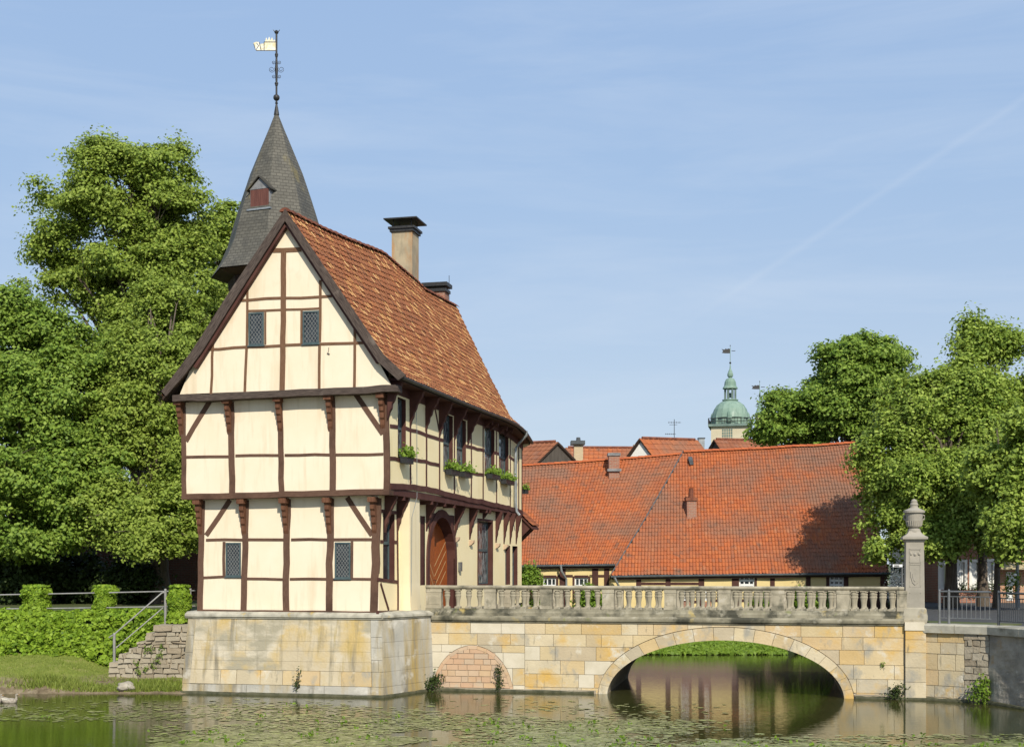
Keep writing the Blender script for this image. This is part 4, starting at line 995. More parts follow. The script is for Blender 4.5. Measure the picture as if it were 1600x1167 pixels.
pts = [(-.12, 900), (-.12, 893), (0, 888), (.12, 893), (.12, 900), (.07, 910), (0, 914), (-.07, 910)]
mb.prism([BP.W(sP+a, pz(y), f_+.02) for a, y in pts], BP.N*-.03)
mb.prism([BP.W(sP+a*.6, pz(901+(y-901)*.6), f_+.032) for a, y in pts], BP.N*-.02)
mb.build('carved_emblem', M['pillar'], sh_)
cap = sq([(hs+.01, pz(846)), (hs+.03, pz(843)), (hs+.09, pz(842)), (hs+.09, pz(838.5)), (hs+.03, pz(837)), (hs*.80, pz(833.5)), (hs*.66, pz(830.5)), (hs*.62, pz(829))], 'cap', 'pillar')
mb = MB(); c = PC(0)
mb.lathe(c, [(r*.0178, pz(y)) for r, y in ((10, 830), (9.5, 826.5), (7.3, 825), (7.3, 823.5), (10.5, 822.5), (11.2, 819), (12.4, 812), (13.4, 803.5), (13.8, 801), (16.4, 800.3), (16.4, 797), (10.5, 794.5), (6.4, 792.5), (5.6, 789.5), (6.5, 788.2), (6, 786), (4.8, 784.5), (5, 782), (3, 779.5), (.3, 778.2))], 24)
urn = mb.build('urn', M['pillar'], GP, smooth=False)
mb = MB()
for k in range(24):
    a = 2*math.pi*k/24; d = Vector((math.cos(a), math.sin(a), 0)); mb.tube([c+d*.195+U*pz(821), c+d*.22+U*pz(813)], .016, 5)
for k in (0, 1):
    d = BDd*(1 if k else -1); mb.tube([c+d*.235+U*pz(804), c+d*.28+U*pz(805), c+d*.275+U*pz(810), c+d*.22+U*pz(812)], .022, 6)
mb.build('urn_flutes', M['pillar'], urn)
# pilaster below the pillar
mb = MB(); ashlar(mb, lambda s, z, o=0: BP.W(s, z, o+.10), sPil0-.0, sPil1, [-.5, .06, .5, .9, 1.32, 1.68, 1.92], (2, 3), .01, .01, rnd=51, depth=.3)
mb.build('pilaster', M['ashlar'], BR)
mb = MB(); ashlar(mb, lambda s, z, o=0: BP.W(s, z, o+.13), sPil0-.02, sPil1-.04, [1.93, 2.17], (2, 3), .01, .0, rnd=52, depth=.3); mb.build('pilaster_cap', M['ashlar_white'], BR)

# ------------------------------------------------------------------ right quay wall
QA = BP.W(sPil1-.02, 0, .02); QA = Vector((QA.x, QA.y, 0)); QB = at(1546, 1100, 35.5); QB.z = 0
Q1 = Pl(QA, QB-QA); q1l = (QB-QA).length
QD = Vector((.316, -.949, 0)).normalized(); Q2 = Pl(QB, QD); Q2.N = Vector((QD.y, -QD.x, 0))
QW = thing('quay_wall', 'sandstone quay wall turning the corner right of the bridge with a lichened coping', 'wall', tuple(QA))
mb = MB(); ashlar(mb, Q1.W, 0, q1l*.62, [-.5, .10, .42, .85, 1.3, 1.62, 1.9], (.3, .75), .014, .02, rnd=61); mb.build('ashlar_face', M['ashlar'], QW)
mb = MB(); ashlar(mb, Q1.W, q1l*.62, q1l, [-.5, .1, .28, .46, .62, .8, 1.0, 1.18, 1.36, 1.55, 1.72, 1.9], (.12, .5), .02, .05, rnd=62, rag=.014); mb.build('rubble_face', M['rubble'], QW)
mb = MB(); mb.face([Q1.W(-.1, -.6, -.02), Q1.W(q1l, -.6, -.02), Q1.W(q1l, 1.9, -.02), Q1.W(-.1, 1.9, -.02)])
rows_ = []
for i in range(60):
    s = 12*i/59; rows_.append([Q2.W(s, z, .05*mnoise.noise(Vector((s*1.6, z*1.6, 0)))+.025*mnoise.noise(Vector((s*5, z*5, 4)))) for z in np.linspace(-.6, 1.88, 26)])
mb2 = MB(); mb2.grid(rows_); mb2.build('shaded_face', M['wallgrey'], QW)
mb.build('wall_core', M['mortar'], QW)
mb = MB()
def coping(pl, s0, s1, n, th=.24, zt=2.12):
    for i in range(n):
        a, b2 = s0+(s1-s0)*i/n+.006, s0+(s1-s0)*(i+1)/n-.006; e = R.uniform(-.008, .012)
        q = [pl.W(a, zt-th, .10+e), pl.W(b2, zt-th, .10+e), pl.W(b2, zt-.04, .11+e), pl.W(a, zt-.04, .11+e)]
        r_ = [pl.W(a, zt, .07+e), pl.W(b2, zt, .07+e)]; bk = [pl.W(a, zt+.004, -.55), pl.W(b2, zt+.004, -.55)]
        mb.face(q); mb.face([q[3], q[2], r_[1], r_[0]]); mb.face([r_[0], r_[1], bk[1], bk[0]])
        for k_, bb in ((0, a), (1, b2)): mb.face([pl.W(bb, zt-th, .10+e), pl.W(bb, zt-.04, .11+e), pl.W(bb, zt, .07+e), pl.W(bb, zt, -.55), pl.W(bb, zt-th, -.55)])
        mb.face([pl.W(a, zt-th, .10+e), pl.W(b2, zt-th, .10+e), pl.W(b2, zt-th, -.3), pl.W(a, zt-th, -.3)])
coping(Q1, -.18, q1l+.10, 2); coping(Q2, -.06, 12, 9)
mb.build('coping', M['cap'], QW)
# ------------------------------------------------------------------ railings on the quay
def railing(label, pl, s0, s1, posts, off, z0, z1, mat, step, seg_gap=.12, grp=None):
    t = thing('iron_railing', label, 'railing', tuple(pl.W(s0, z0-.1, off)))
    mb = MB(); mb.tube([pl.W(s0, z1, off), pl.W(s1, z1, off)], .028, 8); mb.build('top_rail', M[mat], t)
    for z in (z1-.14, z0+.04):
        mb = MB(); mb.tube([pl.W(s0, z, off), pl.W(s1, z, off)], .016, 6); mb.build('rail', M[mat], t)
    for s in posts:
        mb = MB(); mb.tube([pl.W(s, z0-.12, off), pl.W(s, z1+.02, off)], .036, 8); mb.lathe(pl.W(s, z1+.02, off), [(.04, 0), (.03, .03), (0.002, .05)], 8); mb.build('post', M[mat], t)
    k = 0; s = s0+step
    while s < s1-.03 and k < 95:
        mb = MB(); mb.tube([pl.W(s, z0+.04, off), pl.W(s, z1-.14, off)], .010, 5, cap=False); mb.build('bar', M[mat], t); s += step; k += 1
    return t
railing('light grey railing with thin bars behind the quay coping', Q1, .30, q1l-.05, [.30, q1l*.32], -.3, 2.24, 3.02, 'steel', .125)
railing('dark grey railing with close bars running along the shaded quay towards the viewer', Q2, .02, 5.6, [.02, 1.9, 3.75, 5.6], -.28, 2.2, 3.0, 'steel_dark', .085)

# dark algae band where the masonry meets the water
def algae(Wf, s0, s1, parent, off, n=14):
    mb = MB(); tops = [.05+.035*mnoise.noise(Vector((s0+i*.37, off, 3)))+.02*mnoise.noise(Vector((i*1.9, off, 7))) for i in range(n+1)]
    S_ = [s0+(s1-s0)*i/n for i in range(n+1)]
    mb.grid([[Wf(s, -.3, off), Wf(s, t*.6, off), Wf(s, t+.02, off-.012), Wf(s, t+.03, off-.05)] for s, t in zip(S_, tops)])
    return mb.build('algae_band', M['algae'], parent)
algae(W1, -.02, l1+.02, GH, .03); algae(W2, -.03, l2, GH, .03)
algae(BP.W, s_a, sL-.40, BR, .09); algae(BP.W, sR+.32, sPil0-.02, BR, .10); algae(BP.W, sPil0, sPil1, BR, .125, 4); algae(Q1.W, 0, q1l, QW, .06); algae(Q2.W, 0, 12, QW, .09, 30)

# ================================================================== GROUND, WATER
def flat(name, pts, z, mat, skirt=2.5):
    mb = MB(); top = [Vector((x, y, z)) for x, y in pts]; mb.prism(top, Vector((0, 0, -skirt)))
    o = mb.build(name, M[mat]); return tag(o, kind='structure')
mb = MB(); X = 900
ys = [-60, 54.4, 55.6, 57.2, 75, 300, 1500]; zs = [-1.4, -1.4, .1, .35, 1.2, 2.0, 2.0]
mb.grid([[Vector((x, y, z)) for x in (-X, -60, 0, 60, X)] for y, z in zip(ys, zs)])
M['ground'] = pm('grassy_ground', (.055, .075, .02), (.10, .11, .04), .3, .95, bmp=.5, stains=(((.16, .13, .09), .2, .6, .8, (1, 1, 1)),))
tag(mb.build('ground', M['ground']), kind='structure')
h17 = H(2.6, 17, 0)
flat('courtyard', [(-90, 42.7), (-10.4, 42.7), (-9.6, 39.6), (-4.2, 38.4), (-2.9, 41.0), (h17.x, h17.y), (0.2, 57), (-1, 90), (-90, 90)], 2.2, 'ground')
b0 = BP.W(sPil1, 0, -.5); b1 = BP.W(sPil1, 0, -WID-.1)
flat('street', [(QB.x+.35, QB.y+.35), (b0.x, b0.y), (b1.x, b1.y), (16.6, 55.6), (17.2, 95), (90, 95), (90, 8), (QB.x+.35+8.9, 8)], 2.06, 'asphalt')
flat('verge', [(QB.x+.45, QB.y+.55), (b0.x+.3, b0.y+.35), (b0.x+.7, b0.y+2.0), (QB.x+1.5, QB.y+1.6)], 2.10, 'ground', .06)
# water
m, nt, b = nodes('pond_water'); M['water'] = m
v = coords(nt, (1, 1, 1)); 
c = ramp(nt, noise(nt, coords(nt, (.5, 1, 1)), .25, 3), [(.35, (.030, .036, .007)), (.65, (.052, .050, .015))])
L(nt, c, b.inputs['Base Color']); b.inputs['Roughness'].default_value = .03; b.inputs['IOR'].default_value = 1.33
n1 = noise(nt, coords(nt, (.8, 3.0, 1)), 1.1, 3, .5); n2 = noise(nt, coords(nt, (1.6, 6, 1)), 2.6, 2, .5)
ad = N(nt, 'ShaderNodeMath', operation='ADD'); L(nt, n1, ad.inputs[0]); L(nt, n2, ad.inputs[1])
bump(nt, b, ad.outputs[0], .045, .05)
mb = MB(); mb.face([Vector((-300, -50, 0)), Vector((300, -50, 0)), Vector((300, 56, 0)), Vector((-300, 56, 0))]); tag(mb.build('water', M['water']), kind='structure')

def mesh_np(name, verts, quads, mat, parent=None, org=None):
    org = np.array(org if org is not None else (ORG[parent.name] if parent is not None else (0, 0, 0)), dtype=np.float32)
    me = bpy.data.meshes.new(name); nv = len(verts); nq = len(quads); k = quads.shape[1]
    me.vertices.add(nv); me.vertices.foreach_set('co', (np.asarray(verts, np.float32)-org).ravel())
    me.loops.add(nq*k); me.loops.foreach_set('vertex_index', quads.astype(np.int32).ravel())
    me.polygons.add(nq); me.polygons.foreach_set('loop_start', np.arange(0, nq*k, k, dtype=np.int32)); me.polygons.foreach_set('loop_total', np.full(nq, k, np.int32))
    me.materials.append(mat); me.update(calc_edges=True); me.validate()
    o = bpy.data.objects.new(name, me); COL.objects.link(o)
    if parent is not None: o.parent = parent
    else: o.location = org
    ORG[o.name] = Vector(org)
    return o
def leaves(C, Nn, size, rng, asp=.72, fold=.0):
    """kite leaves at centres C with normals Nn"""
    n = len(C); r = rng.normal(size=(n, 3)); t = np.cross(Nn, r); t /= np.linalg.norm(t, axis=1)[:, None]+1e-9
    bt = np.cross(Nn, t); s = (size*rng.uniform(.7, 1.3, n))[:, None]
    tip = C+t*s*.55-Nn*s*.12; base = C-t*s*.5; l = C+bt*s*asp*.5-t*s*.08+Nn*s*.06; r2 = C-bt*s*asp*.5-t*s*.08+Nn*s*.06
    V = np.stack([tip, l, base, r2], 1).reshape(-1, 3); Q = np.arange(4*n).reshape(-1, 4)
    return V, Q
def nrm(a): return a/(np.linalg.norm(a, axis=1)[:, None]+1e-9)
# ------------------------------------------------------------------ lily pads: bands of floating leaves
rng = np.random.default_rng(5)
def pxw(px, py):
    Y = ZC*F/(py-HY); return ((px-CX)/F*Y, Y)
def dens(px, py):
    d = 0.0
    n1 = mnoise.noise(Vector((px/260, py/22, 0)))+.6*mnoise.noise(Vector((px/90, py/9, 5)))
    if px < 640: d = max(d, 1.0*math.exp(-((py-1104-(8 if px < 320 else 0))/13)**2)*(.9 if px < 320 else .8))
    if 560 > px > 230: d = max(d, (py-1118)/60)
    if 330 < px < 1140: d = max(d, min(1, (py-1092)/30)*(.95 if px < 960 else .95-(px-960)/240))
    if 620 < px < 900: d = max(d, .5*math.exp(-((py-1092)/9)**2))
    if px > 1040: d = max(d, min(1, (py-1146)/18)*.9)
    if 230 < px < 330: d = max(d, .5*min(1, max(0, (py-1120)/30)))
    if px < 240 and py > 1128: d *= .08
    return d*max(0, min(1, .55+1.15*n1))
pv_, pq, tuft = [], [], []
cnt = 0
while cnt < 19000:
    py = 1086+(1178-1086)*math.sqrt(R.random()); px = R.uniform(-30, 1630)
    if R.random() > dens(px, py): continue
    x, y = pxw(px, py)
    r_ = R.choice([1, 1, .6, 1.5])*R.uniform(.035, .085); zc_ = R.uniform(.004, .012); tl = R.uniform(-.03, .03); tz = R.uniform(-.05, .02); a0 = R.uniform(0, 6.28); n0 = len(pv_); k6 = 8
    for k in range(k6):
        a = a0+.3+(2*math.pi-.6)*k/(k6-1); dx, dy = r_*math.cos(a), r_*.9*math.sin(a)
        pv_.append((x+dx, y+dy, max(.003, zc_+dx*tl+dy*tz)))
    pv_.append((x, y, zc_)); pq.append([n0+i for i in range(k6)]+[n0+k6]); cnt += 1
    if R.random() < .006: tuft.append((x, y))
m, nt, b = nodes('lily_pad'); M['pad'] = m
g = N(nt, 'ShaderNodeNewGeometry')
L(nt, ramp(nt, g.outputs['Random Per Island'], [(0, (.17, .19, .055)), (.4, (.26, .27, .095)), (.7, (.32, .305, .15)), (.9, (.28, .33, .07)), (1, (.40, .38, .19))]), b.inputs['Base Color'])
b.inputs['Roughness'].default_value = .32; b.inputs['Specular IOR Level'].default_value = .5
o = mesh_np('lily_pads', np.array(pv_), np.array(pq), M['pad']); tag(o, 'olive lily pads and floating weed spread over the pond in front of the bridge', 'lily pads', kind='stuff')
C_ = []; 
for x, y in tuft:
    for k in range(R.randint(3, 8)): C_.append((x+R.gauss(0, .07), y+R.gauss(0, .07), R.uniform(.03, .10)))
C_ = np.array(C_); Nn = nrm(rng.normal(size=C_.shape)+np.array([0, -.4, .5])); V, Q = leaves(C_, Nn, .08, rng)
o = mesh_np('raised_lily_leaves', V, Q, M['bush']); tag(o, 'bright lily leaves standing up out of the floating pads', 'lily leaves', kind='stuff')

# ================================================================== LEFT BANK
def bank_z(x, y):
    yw = 38.35+.22*mnoise.noise(Vector((x*.5, 0, 0)))+.12*mnoise.noise(Vector((x*1.7, 3, 0)))
    t = y-yw
    left = max(0, min(1, (-11.6-x)/2.5)); left = left*left*(3-2*left)
    hi = .46+.55*left
    if t < 0: z = max(-.5, t*.8)
    elif t < .5: z = (.12+.20*left)*(t/.5)**.6
    else: z = (.12+.20*left)+(hi-(.12+.20*left))*min(1, (t-.5)/2.2)**.8
    return z+.05*mnoise.noise(Vector((x*1.3, y*1.3, 2)))*(1 if t > 0 else .3)+.02*mnoise.noise(Vector((x*5, y*5, 2)))
rows_ = [[Vector((x, y, bank_z(x, y))) for x in np.linspace(-30, -9.3, 150)] for y in np.linspace(37.6, 43.2, 44)]
m, nt, b = nodes('bank_turf'); M['bank'] = m
sp_ = N(nt, 'ShaderNodeSeparateXYZ'); L(nt, coords(nt), sp_.inputs[0])
nz = noise(nt, coords(nt, (1, 1, 1)), 1.2, 6, .65)
mm = N(nt, 'ShaderNodeMath', operation='MULTIPLY_ADD'); L(nt, nz, mm.inputs[0]); mm.inputs[1].default_value = .55; L(nt, sp_.outputs[2], mm.inputs[2])
gr = ramp(nt, noise(nt, coords(nt), 3, 6, .7), [(.3, (.13, .165, .03)), (.55, (.185, .215, .045)), (.75, (.26, .235, .095))])
dr = ramp(nt, noise(nt, coords(nt), 4, 6, .7), [(.3, (.10, .075, .045)), (.55, (.21, .165, .105)), (.8, (.34, .29, .21))])
L(nt, mixc(nt, ramp(nt, mm.outputs[0], [(.55, (0, 0, 0)), (.74, (1, 1, 1))]), dr, gr), b.inputs['Base Color']); b.inputs['Roughness'].default_value = .95; b.inputs['Specular IOR Level'].default_value = .1
bump(nt, b, noise(nt, coords(nt), 14, 5, .7), .9, .05)
mb = MB(); mb.grid(rows_); tag(mb.build('grass_bank', M['bank'], smooth=True), kind='structure')
# short grass on the bank and the lush tufts near the steps
bl = []
def blades(n, fx, fy, h, spread=1):
    for _ in range(n):
        x, y = fx(), fy(); z = bank_z(x, y)
        if z < .04: continue
        hh = h*R.uniform(.5, 1.3); a = R.uniform(0, 3.14); w_ = .012*R.uniform(.8, 1.6); lx, ly = R.gauss(0, hh*.4), R.gauss(0, hh*.4)
        p = Vector((x, y, z-.01)); d = Vector((math.cos(a), math.sin(a), 0))*w_
        bl.append([p-d, p+d, p+Vector((lx, ly, hh))+d*.2, p+Vector((lx, ly, hh))-d*.2])
blades(9000, lambda: R.uniform(-20, -10), lambda: R.uniform(38.9, 41.8), .05)
blades(2600, lambda: R.gauss(-10.6, .55), lambda: R.uniform(38.4, 39.3), .17)
blades(900, lambda: R.gauss(-13.6, .5), lambda: R.uniform(38.45, 39.0), .2)
blades(1200, lambda: R.gauss(-12.2, .45), lambda: R.uniform(38.4, 38.9), .13)
blades(700, lambda: R.uniform(-18, -9.6), lambda: R.uniform(38.4, 38.8), .12)
V = np.array([[tuple(p) for p in q] for q in bl]).reshape(-1, 3); Q = np.arange(len(V)).reshape(-1, 4)
o = mesh_np('bank_grass', V, Q, M['blade']); tag(o, 'short grass and weeds growing on the left bank', 'grass', kind='stuff')
# rocks
def rock(label, px, py, r_, seed):
    p = at(px, py, 38.55); bm = bmesh.new(); bmesh.ops.create_icosphere(bm, subdivisions=3, radius=1)
    for v in bm.verts:
        n_ = mnoise.noise(v.co*1.3+Vector((seed, 0, 0)))*.35+mnoise.noise(v.co*3+Vector((seed, 5, 0)))*.12
        v.co *= 1+n_; v.co = Vector((v.co.x*r_, v.co.y*r_*.8, v.co.z*r_*.55))
    me = bpy.data.meshes.new('rock'); bm.to_mesh(me); bm.free(); me.materials.append(M['wallgrey'])
    o = bpy.data.objects.new('rock', me); COL.objects.link(o); o.location = p; tag(o, label, 'rock')
rock('weathered boulder at the waterline left of the steps', 197, 1072, .27, 3)
# ---- ivy hedge
def hedge(name, label, cat, box_pts, n, size, mat, core=True, seed=1, parent=None, bulge=.12, shell=None, group=None):
    """box_pts: function returning (centres, normals) ; core mesh faces"""
def hedge_surface(x0, x1, yb, yt, zb, zt, seed):
    """front slope and top of a clipped hedge: zb,zt functions of x"""
    rg = np.random.default_rng(seed); return rg
rg = np.random.default_rng(12)
HX0, HX1 = -24, -10.75
def hz_top(x): return 2.24+.05*mnoise.noise(Vector((x*1.1, 2, 0)))+.03*mnoise.noise(Vector((x*4, 2, 0)))
def hz_bot(x): return bank_z(x, 40.9)-.03
C_, N_ = [], []
for _ in range(26000):
    x = rg.uniform(HX0, HX1); f = rg.uniform(-.02, 1.25)
    zt, zb = hz_top(x), hz_bot(x)
    bul = .16*mnoise.noise(Vector((x*1.6, f*2.2, 7)))+.13*mnoise.noise(Vector((x*4.2, f*6, 9)))+.06*mnoise.noise(Vector((x*10, f*13, 9)))
    if f < 1 and mnoise.noise(Vector((x*5, f*7, 4))) < -.38: continue
    if f <= 1: y = 40.85+.45*f**1.5-bul; z = zb+(zt-zb)*f; nn_ = (0, -1, .45)
    else: y = 41.3+(f-1)*5; z = zt+bul*.8; nn_ = (0, -.3, 1)
    lim = -10.9+ -1.0*max(0, (1.9-z)/1.2)+.1
    if x > lim: continue
    C_.append((x, y-rg.uniform(-.10, .09), z)); N_.append(nn_)
C_ = np.array(C_); N_ = nrm(np.array(N_)+rg.normal(size=(len(N_), 3))*.75); V, Q = leaves(C_, N_, .125, rg, .85)
HG = thing('ivy_hedge', 'bright green ivy hedge covering the terrace bank left of the stone steps', 'hedge', (-14, 41.3, .8))
mesh_np('foliage', V, Q, M['ivy'], HG)
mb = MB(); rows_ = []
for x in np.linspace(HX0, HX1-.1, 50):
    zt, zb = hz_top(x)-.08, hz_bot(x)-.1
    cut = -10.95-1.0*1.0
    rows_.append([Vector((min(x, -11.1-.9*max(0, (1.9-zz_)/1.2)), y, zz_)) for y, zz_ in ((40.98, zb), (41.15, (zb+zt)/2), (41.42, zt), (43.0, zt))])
mb.grid(rows_); mb.build('shade_backing', M['ivy_core'], HG)  # near-black sheet behind the leaves, painting the shade in their gaps
# ivy pillars
for px, wpx, lab in ((57, 45, 'ivy covered post, leftmost of the three on the terrace edge'), (163.5, 37, 'ivy covered post, middle one of the three with a waist in its foliage'), (280, 38, 'ivy covered post beside the corner of the gatehouse')):
    Y = 42.2 if px < 200 else 41.1; p = at(px, 955, Y); zt = at(px, 914, Y).z; wm = wpx/F*Y/2
    T = thing('ivy_pillar', lab, 'ivy post', (p.x, Y, 2.0), 'ivy covered posts'); C_, N_ = [], []
    for _ in range(3200):
        a = rg.uniform(0, 2*math.pi); z = rg.uniform(1.95, zt); f = (z-2.2)/(zt-2.2)
        r_ = wm*(.92+.07*math.sin(f*9+px)+.20*mnoise.noise(Vector((math.cos(a)*2, z*4, px)))+.14*mnoise.noise(Vector((math.cos(a)*5, z*9, px))))*(1 if f < .7 else math.sqrt(max(.02, 1-((f-.7)/.34)**2)))
        if rg.random() < .05: z = zt-.03; r_ *= math.sqrt(rg.random())
        C_.append((p.x+r_*math.cos(a), Y+r_*math.sin(a), z)); N_.append((math.cos(a), math.sin(a), .4))
    N_ = nrm(np.array(N_)+rg.normal(size=(len(N_), 3))*.5); V, Q = leaves(np.array(C_), N_, .095, rg, .85); mesh_np('foliage', V, Q, M['ivy'], T)
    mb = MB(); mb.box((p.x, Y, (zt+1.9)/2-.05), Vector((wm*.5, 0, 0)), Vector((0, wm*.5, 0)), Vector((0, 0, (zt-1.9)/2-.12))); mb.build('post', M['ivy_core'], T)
# pipe railing
PR = thing('pipe_railing', 'grey two bar pipe railing along the terrace and down beside the steps', 'railing', tuple(at(260, 975, 40.9)))
pt = lambda x, y, Y: at(x, y, Y)
mb = MB(); mb.tube([pt(-260, 934, 42.2), pt(0, 929, 42.1), pt(130, 926.5, 42), pt(262, 923.5, 41.6), pt(305, 922.5, 41.3)], .021, 8); mb.build('top_rail', M['pipe'], PR)
mb = MB(); mb.tube([pt(-260, 954, 42.2), pt(0, 951, 42.1), pt(130, 949.5, 42), pt(260, 947.5, 41.6), pt(305, 946.5, 41.3)], .02, 8); mb.build('rail', M['pipe'], PR)
mb = MB(); mb.tube([pt(257, 925, 41.0), pt(253, 926, 40.95), pt(178, 991, 40.45), pt(174, 993, 40.45), pt(170, 996, 40.45)], .022, 8); mb.build('hand_rail', M['pipe'], PR)
mb = MB(); mb.tube([pt(255, 949, 41.0), pt(181, 1012, 40.45)], .018, 8); mb.build('rail', M['pipe'], PR)
for x, y0, y1, Y in ((258.5, 921, 978, 41.0), (297, 920, 956, 41.2), (178.5, 990, 1042, 40.45), (-60, 928, 990, 42.15)):
    mb = MB(); mb.tube([pt(x, y1, Y), pt(x, y0, Y)], .042, 8); mb.lathe(pt(x, y0, Y), [(.047, -.02), (.042, .02), (.001, .035)], 8); mb.build('post', M['pipe'], PR)
# stone steps
ST_ = thing('stone_steps', 'worn rubble stone steps climbing to the terrace beside the gatehouse base', 'steps', tuple(at(240, 1055, 39.6)))
SPl = Pl(at(180, 1050, 39.95), (1, .02)); sx = lambda px: SPl.sz(px, 1000)[0]; szy = lambda y: SPl.sz(240, y)[1]
tops = [(170, 1034), (186, 1021), (201, 1012), (214, 1002), (228, 988), (241, 976), (253, 976)]
def sthigh(s):
    z = -1
    for px, y in tops:
        if s >= sx(px): z = szy(y)
    return z
mb = MB(); ashlar(mb, SPl.W, sx(170), sx(297), [szy(1072), szy(1062), szy(1052), szy(1043), szy(1036), szy(1028), szy(1020.5), szy(1011.5), szy(1006), szy(1001), szy(993), szy(987), szy(976)], (.10, .50), .026, .085, high=sthigh, rnd=71, depth=.14, rag=.014)
mb.build('side_wall', M['rubble'], ST_)
mb = MB(); ee = tops+[(297, 976)]
for i in range(len(ee)-1):
    a, b2 = sx(ee[i][0]), sx(ee[i+1][0]); z = szy(ee[i][1])-.015
    mb.box(SPl.W((a+b2)/2, z/2, -.8), SPl.D*(b2-a)/2, SPl.N*.76, Vector((0, 0, z/2)))
mb.build('treads', M['rubble'], ST_)
# climbing weed on the steps
def tufts(name, label, cat, pts, n, size, mat, seed, spread=(.12, .08, .12), group=None, stem=True):
    rg_ = np.random.default_rng(seed); T = thing(name, label, cat, tuple(pts[0]), group); C_ = []
    for p in pts:
        for _ in range(n): C_.append((p[0]+rg_.normal()*spread[0], p[1]-abs(rg_.normal())*spread[1], p[2]+rg_.normal()*spread[2]))
    C_ = np.array(C_); Nn_ = nrm(rg_.normal(size=C_.shape)*.6+np.array([0, -.6, .6])); V_, Q_ = leaves(C_, Nn_, size, rg_, .6); mesh_np('foliage', V_, Q_, mat, T)
    if stem:
        mb_ = MB()
        for p in pts[:3]:
            for k in range(5): mb_.tube([Vector(p)+Vector((0, .05, -spread[2])), Vector(p)+Vector((rg_.normal()*spread[0], -.04, rg_.normal()*spread[2]))], .006, 4)
        mb_.build('stem', M['bark'], T)
    return T
tufts('wall_weed', 'trailing weed hanging over the stone side of the steps', 'weed', [SPl.W(sx(x), szy(y), .08) for x, y in ((254, 1010), (250, 1022), (247, 1031), (240, 1040), (229, 1044), (218, 1049), (215, 1036), (237, 1013), (230, 1014))], 26, .06, M['bush'], 5, (.05, .03, .06))
tufts('wall_weed', 'thin weed sprouting from the foot of the gatehouse base', 'weed', [W1(BX, z, .05) for BX, z in ((3.6, .25), (3.62, .42), (3.66, .55))], 22, .06, M['leaf_dark'], 6, (.05, .03, .10))
tufts('wall_shrub', 'small shrub growing at the waterline where base and bridge meet', 'shrub', [W2(l2-.25, .25, .1), W2(l2-.1, .34, .12), W2(l2-.45, .2, .1)], 110, .075, M['leaf_dark'], 7, (.15, .06, .12))
tufts('wall_weed', 'straggly weed in front of the bricked up arch', 'weed', [BP.W(BP.sz(781, 1070)[0], z, .1) for z in (.2, .38, .52, .65)], 34, .07, M['leaf_dark'], 8, (.06, .03, .10))
tufts('wall_shrub', 'small shrub at the foot of the bridge beside the pillar', 'shrub', [BP.W(BP.sz(x, 1080)[0], z, .1) for x, z in ((1400, .2), (1394, .14), (1406, .28))], 70, .07, M['leaf_dark'], 9, (.12, .05, .10))
tufts('wall_shrub', 'leafy shrub in the corner of the quay wall', 'shrub', [Q1.W(q1l-.1, z, .1) for z in (.2, .4, .55)]+[Q1.W(q1l-.35, .25, .1)], 90, .085, M['bush'], 10, (.14, .06, .14))
tufts('wall_weed', 'tiny weed rooted in a bridge joint below the cornice', 'weed', [BP.W(BP.sz(1378, 1038)[0], BP.sz(1378, 1038)[1], .03)], 22, .05, M['bush'], 13, (.035, .02, .05))
# ---- water birds
def bird(label, px, py, head_h, ln, face):
    Y = 3.8*F/(py-HY); p = at(px, py, Y); T = thing('goose', label, 'goose', (p.x, Y, 0), 'geese on the pond')
    P_ = lambda x, z: Vector((p.x+x*face, Y, z))
    spine = [(-.56, .13, .012, .01), (-.48, .12, .05, .03), (-.38, .09, .10, .08), (-.22, .07, .15, .125), (-.05, .06, .165, .14), (.10, .07, .14, .13), (.19, .10, .09, .10), (.225, .16, .055, .06), (.225, .22, .04, .042), (.215, .28, .034, .036), (.22, .325, .036, .037), (.245, .35, .043, .038), (.28, .352, .036, .03), (.31, .343, .02, .016)]
    sc = ln; mb = MB(); rows = []
    for i, (x, z, ry, rz) in enumerate(spine):
        a = spine[max(i-1, 0)]; c2 = spine[min(i+1, len(spine)-1)]; t = Vector(((c2[0]-a[0]), 0, (c2[1]-a[1]))).normalized(); nr_ = Vector((-t.z, 0, t.x))
        rows.append([P_(x*sc, z*sc)+Vector((nr_.x*face, 0, nr_.z))*rz*sc*math.sin(q)+Vector((0, ry*sc*math.cos(q), 0)) for q in np.linspace(0, 2*math.pi, 13)[:-1]])
    mb.grid(rows, closed=True); mb.face(rows[0]); mb.face(rows[-1]); bd = mb.build('body', M['bird'], T, smooth=True)
    mb = MB(); mb.tube([P_(.30*sc, .343*sc), P_(.34*sc, .336*sc), P_(.375*sc, .33*sc)], [.018*sc, .014*sc, .005*sc], 6); mb.build('bill', M['bill'], T)
    for sg in (-1, 1):
        mb = MB()
        for k in range(6):
            x0_ = -.02-.05*k; a_ = P_(x0_*sc, (.15-.01*k)*sc)+Vector((0, sg*.14*sc, 0)); b_ = P_((x0_-.22-.01*k)*sc, (.17+.028*k)*sc)+Vector((0, sg*(.12+.0*k)*sc, 0))
            d_ = Vector((0, sg*.01, .03*sc)); mb.prism([a_-d_, b_-d_*.6, b_+d_*.6, a_+d_], Vector((0, .012*sg, 0)))
        mb.build('wing', M['bird_white'] if sg < 0 else M['bird'], T)
        mb = MB(); mb.lathe(P_(.262*sc, .358*sc)+Vector((0, sg*.037*sc, 0)), [(.0005, -.007), (.007, 0), (.0005, .007)], 6); mb.build('eye', M['iron'], T)
bird('grey goose swimming to the right at the left edge of the pond', 17, 1097.5, .3, .66, 1)
bird('grey goose with pale wing half cut off by the left edge', -8, 1098.5, .3, .66, 1)
